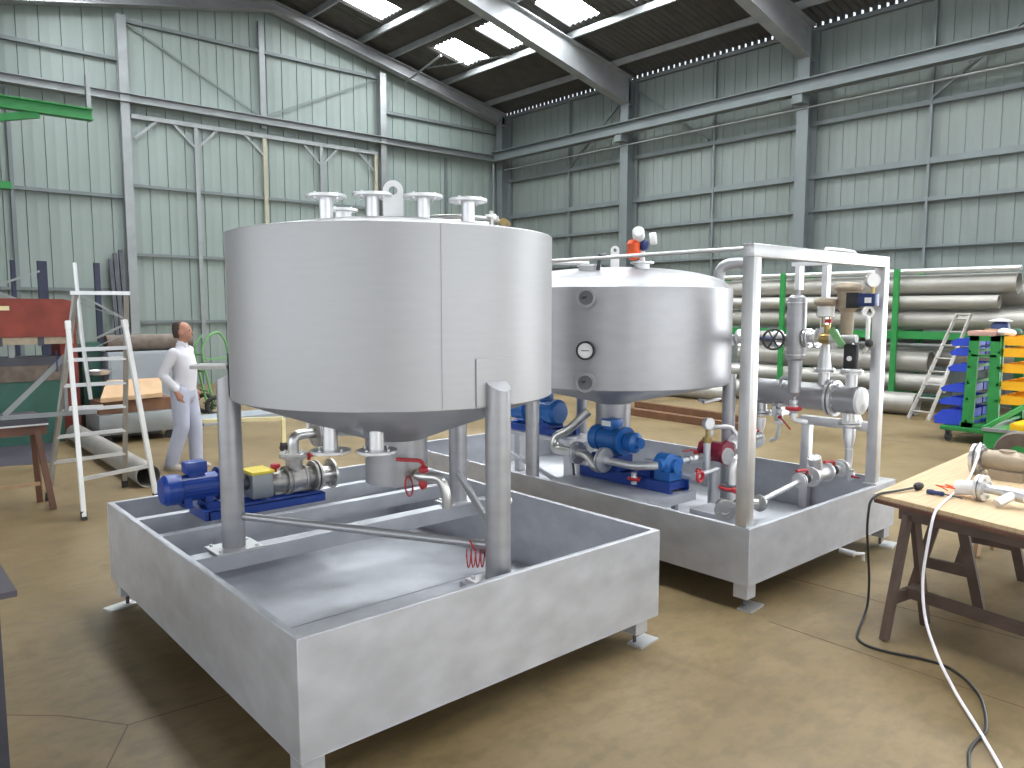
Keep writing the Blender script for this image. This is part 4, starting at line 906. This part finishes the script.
t = thing('ladder', (14.2, 5.2, 0), 'slim aluminium ladder leaning on the pipe rack beside the green bin cart', 'ladder')
for y0, y1 in ((5.45, 5.06), (5.12, 4.84)): B().bar((14.02, y0, 0.0), (14.92, y1, 1.83), .025, .06).make('rail', 'alu_dull', t)
for k in range(8):
    f = (k + .6) / 8; B().cyl((14.02 + .9 * f, 5.45 - .39 * f, 1.83 * f), (14.02 + .9 * f, 5.12 - .28 * f, 1.83 * f), .016, n=8).make('rung', 'alu_dull', t)
B().cyl((14.92, 5.06, 1.82), (14.92, 4.84, 1.82), .02, n=8).make('top_bar', 'alu_dull', t)

# ================================================================== left side of the hall
t = thing('step_ladder', (1.9, 8.35, 0), 'aluminium step ladder with white front rails standing beside the nearer tray', 'ladder')
FL, FR, BL, BR = V((1.57, 7.745, .03)), V((2.29, 8.06, .03)), V((1.475, 8.79, .03)), V((2.215, 8.905, .03))
TL, TRR = V((1.60, 8.11, 1.79)), V((2.06, 8.0, 1.80)); PL, PR = V((1.70, 8.22, 2.06)), V((2.12, 8.12, 2.06))
for p, q in ((FL, TL), (FR, TRR)):
    o = B().bar(p, q, .038, .06).make('front_rail', 'white', t); d = (q - p).normalized()
    B().bar(q - d * .05, q + d * .02, .045, .07).make('rail_collar', 'white', o); B().bar(p - V((0, 0, .03)), p + d * .05, .045, .06).make('rubber_foot', 'rubber', o)
for p, q in ((BL, PL), (BR, PR)):
    o = B().bar(p, q, .045, .03).make('rear_rail', 'alu_dull', t); d = (q - p).normalized()
    B().bar(p - V((0, 0, .03)), p + d * .05, .06, .045).make('rubber_foot', 'rubber', o)
def rung(p, q, f, g, nm='rung', r=.016): B().bar(p[0].lerp(p[1], f), q[0].lerp(q[1], g), .03, .035).make(nm, 'alu', t)
rung((FL, TL), (FR, TRR), .86, .86); rung((FL, TL), (FR, TRR), .19, .19)
for f in (.18, .31, .44, .565, .69): rung((BL, PL), (BR, PR), f, f)
B().bar((1.66, 8.23, 2.075), (2.15, 8.10, 2.075), .05, .035).make('top_bar', 'alu', t)
B().tube([(1.71, 8.24, 2.36), (1.74, 8.24, 1.65), (1.79, 8.26, 1.05)], .018, 10).make('hand_rail', 'alu', t)
B().bar((1.62, 8.35, .97), (1.90, 8.28, .97), .09, .025).make('tool_tray', 'alu', t)
B().bar((1.72, 8.24, 1.98), (2.10, 8.14, 1.83), .02, .008).make('spreader', 'galv', t); B().bar((1.78, 8.25, 1.52), (2.10, 8.16, 1.68), .02, .008).make('spreader', 'galv', t)
B().box((1.555, 8.45, 1.42), (.006, .05, .20)).make('sticker', 'bluecap', t)

t = thing('work_bench', (1.0, 8.6, 0), 'reddish brown wooden trestle bench with a dark plate top at the left edge', 'bench')
B().prism([(-.4, 8.44, .82), (1.45, 8.44, .82), (1.45, 9.15, .82), (-.4, 9.15, .82)], (0, 0, .055)).make('plate_top', 'dark', t)
B().mm((-.4, 8.43, .815), (1.45, 8.44, .83)).make('edge_strip', 'alu', t)
B().mm((-.4, 8.46, .725), (1.44, 8.54, .815)).make('beam', 'brown', t)
for x0, y0, x1, y1 in ((1.44, 8.36, 1.36, 8.49), (1.40, 8.78, 1.35, 8.62), (.1, 8.36, .0, 8.49), (.08, 8.78, .0, 8.62)): B().bar((x0, y0, 0), (x1, y1, .76), .05, .06).make('leg', 'brown', t)
B().bar((1.38, 8.60, .22), (.05, 8.60, .22), .03, .03).make('stretcher', 'lwood', t)
t = thing('tube_bracket', (1.5, 8.5, .876), 'welded grey tube triangle standing on the dark plate bench', 'bracket')
B().bar((1.08, 8.545, .90), (1.88, 8.44, .905), .04).make('base_tube', 'galv', t); B().bar((1.11, 8.54, .92), (1.64, 8.47, 1.47), .045).make('diagonal_tube', 'galv', t); B().bar((1.62, 8.475, 1.44), (1.62, 8.475, .92), .03).make('upright_tube', 'galv', t)
tag(B().prism([(1.2, 11.1, .0), (1.95, 10.9, .0), (2.35, 13.6, .0), (1.4, 14.2, .0)], (0, 0, .004)).make('floor_sheet', 'dsheet'), 'dark violet sheet lying flat on the floor behind the bench', 'sheet')
tag(B().pipe((2.41, 8.72, .125), (2.49, 12.5, .125), .125, .006, 40).make('steel_pipe', 'alu_dull'), 'long wide pipe lying on the floor behind the step ladder', 'pipe')
# plate bending machine
t = thing('bending_machine', (1.2, 13.2, 0), 'large old plate bending machine with a red oxide beam and green bed', 'machine')
b = B().prism([(-2.2, 12.6, 1.55), (2.55, 12.6, 1.52), (2.60, 12.6, 1.62), (2.60, 12.6, 2.02), (2.45, 12.6, 2.06), (-2.2, 12.6, 2.10)], (0, .45, 0)); b.make('beam', 'rust', t)
B().box((1.68, 12.595, 1.93), (.20, .008, .06)).make('worn_plate', 'cream', t)
b = B().mm((-2.2, 12.62, 1.42), (2.55, 12.8, 1.52)); b.make('clamping_bar', 'gold', t)
for k in range(9): B().mm((-1.9 + k * .5, 12.61, 1.40), (-1.82 + k * .5, 12.63, 1.53)).make('clamp_bolt', 'dark', t)
B().mm((-2.2, 12.65, 1.12), (2.40, 13.1, 1.24)).make('blade', 'dark', t)
B().mm((-2.2, 12.60, .90), (2.40, 13.2, 1.12)).make('table', 'mroll', t)
B().mm((-2.1, 12.62, .0), (2.38, 13.3, .90)).make('bed', 'dgreen', t)
for x in (-.9, 1.75): B().mm((x, 12.66, 1.24), (x + .07, 12.74, 1.42)).make('tool_post', 'galv', t)
B().mm((2.40, 12.75, .0), (2.62, 13.4, 1.75)).make('side_frame', 'rust', t)
t = thing('machine_column', (2.85, 13.1, 0), 'dark green machine column with a bright tray beside the bending machine', 'machine')
B().mm((2.72, 13.0, 0), (2.98, 13.35, 1.30), bev=.02).make('column', 'dgreen', t)
B().prism([(2.62, 12.9, 1.30), (3.05, 12.9, 1.30), (2.95, 12.9, 1.42), (2.70, 12.9, 1.40)], (0, .5, 0)).make('head', 'dgreen', t)
B().lathe([(0, 0), (.14, .03), (.18, .09), (.17, .09), (.13, .04), (0, .012)], (2.86, 12.62, .92), n=24).make('drip_tray', 'alu', t)
B().cyl((2.85, 13.0, .95), (2.86, 12.74, .95), .02).make('tray_arm', 'dark', t)
# bars and posts standing by the back wall
t = thing('bar_rack', (3.6, 17.5, 0), 'navy steel upright rack with thin braces standing by the back wall', 'rack')
for x, w_, h in ((2.57, .07, 2.85), (3.06, .16, 2.85), (4.03, .10, 2.85)): B().mm((x - w_ / 2, 17.45, 0), (x + w_ / 2, 17.55, h)).make('upright', 'navy', t)
for p, q in (((1.9, 2.2), (3.0, 2.65)), ((1.9, 2.4), (2.6, 2.1)), ((3.6, 2.25), (4.5, 1.7)), ((3.5, 1.1), (4.5, 1.6))): B().bar((p[0], 17.42, p[1]), (q[0], 17.42, q[1]), .04).make('brace', 'galv', t)
B().mm((1.6, 17.46, .2), (4.2, 17.54, .3)).make('base_rail', 'navy', t)
for k, (x, h, l_) in enumerate(((4.80, 3.06, 'dark steel bar standing upright left of the gate column'), (4.90, 3.2, 'dark steel bar in the middle of the three by the gate column'), (5.02, 3.28, 'tallest dark steel bar, right beside the gate column'))):
    tag(B().bar((x, 19.1, 0), (x + .03, 19.68, h), .08, .08).make('steel_bar', 'dark'), l_, 'bar', 'steel bars by the gate column')
# grey skip with cardboard, panel and roll
t = thing('platform_trolley', (3.05, 12.1, 0), 'low light grey platform trolley carrying cardboard behind the step ladder', 'trolley')
B().mm((2.66, 11.85, .13), (3.80, 12.65, .42), bev=.01).make('deck', 'galv', t)
for x in (2.78, 3.62):
    for y in (11.95, 12.5): B().lathe([(0, -.02), (.058, -.02), (.064, 0), (.058, .02), (0, .02)], (x, y, .065), (0, 1, 0), 14).make('wheel', 'black', t)
B().mm((2.85, 12.0, .08), (3.5, 12.45, .13)).make('axle_frame', 'dark', t)
t = tag(B().prism([(2.70, 11.9, .60), (3.55, 11.95, .62), (3.70, 12.5, .80), (2.95, 12.55, .80)], (0, 0, .06)).make('cardboard', 'card'), 'brown cardboard sheets lying on the grey platform trolley', 'cardboard')
tag(B().mm((2.70, 12.0, .422), (3.7, 12.5, .60)).make('scrap_bundle', 'timber'), 'dark bundle under the cardboard on the grey platform trolley', 'bundle')
t = thing('sheet_cabinet', (3.4, 12.95, 0), 'grey steel cabinet carrying a rolled mat behind the platform trolley', 'cabinet')
B().mm((3.03, 12.75, 0), (4.08, 13.2, 1.26), bev=.01).make('body', 'grey', t)
B().mm((3.06, 12.738, .66), (4.05, 12.75, 1.22)).make('door', 'grey', t)
o = B().lathe([(.03, 0), (.125, 0), (.13, .02), (.128, .5), (.13, 1.26), (.125, 1.28), (.03, 1.28)], (3.05, 12.95, 1.39), (1, .02, 0), 24).make('mat_roll', 'mroll'); tag(o, 'rolled brown grey mat lying on the grey steel cabinet', 'roll')
# green hand truck
t = thing('hand_truck', (5.0, 14.0, 0), 'pale green two-wheeled hand truck standing behind the person', 'hand truck')
for y in (13.85, 14.2):
    B().tube([(5.0, y, .12), (4.84, y, .9), (4.80, y, 1.25), (4.95, y, 1.45)], .022, 8, fil=.1).make('side_rail', 'lgreen', t)
B().tube([(4.95, 13.85, 1.45), (5.12, 13.87, 1.52), (5.25, 13.9, 1.36), (5.32, 13.9, 1.0)], .022, 8, fil=.1).make('handle', 'lgreen', t)
for f in (.45, .8, 1.1): B().bar((4.93 - .09 * f, 13.83, f), (4.93 - .09 * f, 14.22, f), .03).make('cross_bar', 'lgreen', t)
B().bar((4.86, 13.86, 1.02), (5.30, 13.90, 1.04), .03).make('stay', 'lgreen', t)
for y in (13.75, 14.3): 
    B().ring((4.98, y, .19), (.25, 1, 0), .15, .04, 24, 10).make('wheel', 'rubber', t)
B().cyl((4.98, 13.7, .19), (4.98, 14.35, .19), .015).make('axle', 'dark', t)
B().mm((4.98, 13.85, .0), (5.35, 14.2, .015)).make('toe_plate', 'lgreen', t)
tag(B().mm((4.4, 12.7, 0), (6.6, 13.4, .10)).make('floor_pallet', 'grey'), 'low grey pallet on the floor in front of the hand truck', 'pallet')
t = thing('frame_trolley', (4.2, 9.9, 0), 'cream painted tube frame on a caster behind the nearer tank', 'trolley')
B().bar((3.3, 10.55, .42), (4.40, 9.70, .455), .045, .05).make('top_tube', 'cream', t)
for x, y in ((4.40, 9.70), (3.3, 10.55)):
    o = B().bar((x, y, .12), (x, y, .46), .05).make('post', 'cream', t); B().lathe([(0, -.02), (.052, -.02), (.058, 0), (.052, .02), (0, .02)], (x, y, .06), (.3, 1, 0), 16).make('caster', 'rubber', o); B().mm((x - .035, y - .035, .09), (x + .035, y + .035, .13)).make('fork', 'dark', o)
# jib beam high on the left
t = thing('jib_crane', (0, 13.0, 0), 'bright green jib crane arm reaching in high at the left', 'crane')
b = B(); ibeam(b, (-2.5, 13.0, 4.80), (3.04, 13.0, 4.80), .16, .17); b.make('jib_beam', 'green', t)
B().bar((2.35, 13.0, 4.70), (-1.5, 13.3, 3.78), .08, .10).make('strut', 'green', t)
B().mm((-2.5, 12.9, 3.60), (1.95, 13.1, 3.70)).make('lower_beam', 'green', t)
B().mm((2.97, 12.96, 4.86), (3.03, 13.04, 5.36)).make('end_stop', 'galv', t)
B().cyl((-2.5, 13.0, 0), (-2.5, 13.0, 5.2), .16, n=24).make('mast', 'green', t)
# dark bench corner at the left edge of the view
t = thing('steel_bench', (-.3, 4.2, 0), 'dark steel bench corner with grey legs close to the camera at the left', 'bench')
B().mm((-1.1, 3.56, .775), (.468, 4.8, .80)).make('bench_top', 'dsheet', t)
for x, y in ((.36, 3.64), (.36, 4.7), (-1.0, 3.64), (-1.0, 4.7)): B().mm((x - .05, y - .04, 0), (x + .05, y + .04, .775)).make('leg', 'dark', t)
# clipboard lying on the leg head
lx, ly = LEG[150][1], LEG[150][2]
t = thing('clipboard', (lx - .04, ly, 1.60), 'clipboard with white papers balanced on the left leg of the nearer tank', 'clipboard')
rot = Matrix.Rotation(R(48), 4, 'Z')
B().box((lx - .06, ly + .045, 1.612), (.15, .20, .018), rot=rot).make('board', 'alu_dull', t); B().box((lx - .06, ly + .045, 1.623), (.145, .195, .004), rot=rot).make('paper_sheet', 'paper', t)

# ================================================================== person
PX, PY = 3.06, 9.47; RZ = R(-40); PM = Matrix.Translation((PX, PY, 0)) @ Matrix.Rotation(RZ, 4, 'Z')
def P3(*v): return PM @ V(v)
class PB(B):
    def loft(s, rings, n=24):
        # rings: (x, y, z, rx, ry) ellipses in the person's own axes
        rs = [[s.bm.verts.new(P3(x + rx * math.cos(2 * PI * k / n), y + ry * math.sin(2 * PI * k / n), z)) for k in range(n)] for x, y, z, rx, ry in rings]
        for A, C in zip(rs, rs[1:]):
            for k in range(n): s.bm.faces.new((A[k], A[(k + 1) % n], C[(k + 1) % n], C[k]))
        s.bm.faces.new(rs[0][::-1]); s.bm.faces.new(rs[-1]); return s
    def limb(s, pts, rad): # tapered limb with interpolated radii
        P_, Rr = [], []
        for i in range(len(pts) - 1):
            for k in range(6):
                f = k / 6; P_.append(P3(*(V(pts[i]).lerp(V(pts[i + 1]), f)))); Rr.append(rad[i] * (1 - f) + rad[i + 1] * f)
        P_.append(P3(*pts[-1])); Rr.append(rad[-1]); s.tube(P_, Rr, 14); return s.ball(P_[0], rad[0], n=12).ball(P_[-1], rad[-1], n=12)
def rem(o, v, sm=4):
    md = o.modifiers.new('surface', 'REMESH'); md.mode = 'VOXEL'; md.voxel_size = v; md.use_smooth_shade = True
    s_ = o.modifiers.new('soften', 'SMOOTH'); s_.iterations = sm; s_.factor = .5; return o
person = thing('person', (PX, PY, 0), 'standing person in a white shirt and pale blue trousers, one hand at a pocket', 'person')
RL = [(-.01, -.10, .95), (.0, -.11, .52), (-.14, -.12, .08)]; LL = [(.0, .09, .95), (.07, .10, .52), (.07, .11, .08)]
RA = [(-.03, -.19, 1.41), (-.15, -.235, 1.15), (-.01, -.20, .955)]; LA = [(0, .195, 1.42), (-.10, .25, 1.15), (.03, .21, .95)]
b = PB().loft([(0, 0, .88, .08, .13), (0, 0, .95, .10, .155), (0, 0, 1.08, .11, .155), (.01, 0, 1.25, .12, .17), (0, 0, 1.38, .105, .18), (0, 0, 1.44, .07, .12), (-.005, 0, 1.49, .055, .058), (.005, 0, 1.55, .055, .055)])
for q in (RL, LL): b.limb(q, (.085, .058, .042))
for q in (RA, LA): b.limb(q, (.055, .042, .030))
for q, sg in ((RA, -1), (LA, 1)): # hands: palm, four curled fingers, thumb from the side
    w0 = V(q[2]); dn = V((.35, -.1 * sg, -.93)).normalized(); fw = V((1, 0, .3)).normalized()
    b.limb([w0, w0 + dn * .09], (.028, .034))
    for i in range(4):
        r0 = w0 + dn * .09 + fw * (.026 - .018 * i); b.limb([r0, r0 + dn * (.04 - .004 * abs(i - 1)), r0 + dn * .065 + V((.012, -.015 * sg, 0))], (.010, .009, .007))
    r0 = w0 + dn * .03 + fw * .03; b.limb([r0, r0 + dn * .03 + fw * .02, r0 + dn * .06 + fw * .022], (.012, .010, .008))
BM = PM; PM = PM @ Matrix.Rotation(R(6), 4, 'Z') # the head is turned to the left of the chest
b.loft([(.01, 0, 1.53, .05, .05), (.02, 0, 1.565, .07, .055), (.022, 0, 1.60, .088, .066), (.012, 0, 1.66, .098, .075), (.004, 0, 1.71, .098, .077), (-.002, 0, 1.745, .08, .066), (-.004, 0, 1.765, .045, .04), (-.004, 0, 1.772, .015, .015)])
b.limb([(.105, 0, 1.665), (.128, 0, 1.632), (.112, 0, 1.625)], (.010, .014, .012))
for sg in (-1, 1): b.ball(P3(.005, sg * .078, 1.645), .028, (.9, .35, 1.2), 10, rot=Matrix.Rotation(RZ + R(6), 3, 'Z'))
b.limb([(.10, .018, 1.592), (.108, 0, 1.594), (.10, -.018, 1.592)], (.008, .010, .008))
for sg in (-1, 1): PB().ball(P3(.098, sg * .030, 1.668), .010, n=8).make('eye', 'dark', person)
hb = PB().loft([(-.040, 0, 1.575, .050, .060), (-.035, 0, 1.63, .068, .076), (-.030, 0, 1.69, .078, .083), (-.026, 0, 1.735, .074, .076), (-.024, 0, 1.765, .055, .055), (-.022, 0, 1.78, .02, .02)]); rem(hb.make('hair', 'hair', person), .010, 2)
PM = BM
for sg in (-1, 1): b.limb([(-.15 if sg < 0 else .06, sg * .115, .08), (-.08 if sg < 0 else .16, sg * .125, .035)], (.04, .032))
rem(b.make('body', 'skin', person), .011)
b = PB().loft([(0, 0, .93, .125, .175), (0, 0, 1.00, .132, .175), (.015, 0, 1.10, .132, .172), (.02, 0, 1.25, .135, .182), (.0, 0, 1.38, .118, .195), (-.005, 0, 1.44, .085, .145), (-.008, 0, 1.475, .068, .075), (-.002, 0, 1.525, .064, .064)])
b.limb([RA[0], RA[1], V(RA[2]) + V((-.005, 0, .03))], (.062, .056, .044)); b.limb([LA[0], LA[1], V(LA[2]) + V((-.005, 0, .03))], (.062, .056, .044))
sh = rem(b.make('shirt', 'shirt', person), .014, 3)
b = PB()
for sg in (-1, 1): b.prism([P3(.055, sg * .008, 1.50), P3(.02, sg * .068, 1.535), P3(-.03, sg * .066, 1.545), P3(-.02, sg * .078, 1.49), P3(.06, sg * .045, 1.455)], PM.to_3x3() @ V((.008, 0, .004)))
b.make('collar', 'shirt', person)
b = PB().loft([(0, 0, .82, .10, .15), (0, 0, .88, .125, .172), (0, 0, .97, .128, .172), (0, 0, 1.02, .122, .165)])
for q in (RL, LL): b.limb([q[0], q[1], q[2]], (.112, .090, .078))
rem(b.make('trousers', 'trousers', person), .014, 3)
PB().loft([(0, 0, 1.005, .131, .176), (0, 0, 1.035, .131, .176)]).make('belt', 'grey', person)
for (x, y) in ((-.14, -.12), (.07, .11)):
    b = PB(); b.loft([(x + .04, y, .0, .135, .045), (x + .04, y, .025, .14, .048), (x + .02, y, .06, .10, .044), (x - .02, y, .095, .055, .042)]); b.make('shoe', 'shoe', person)
#PART5
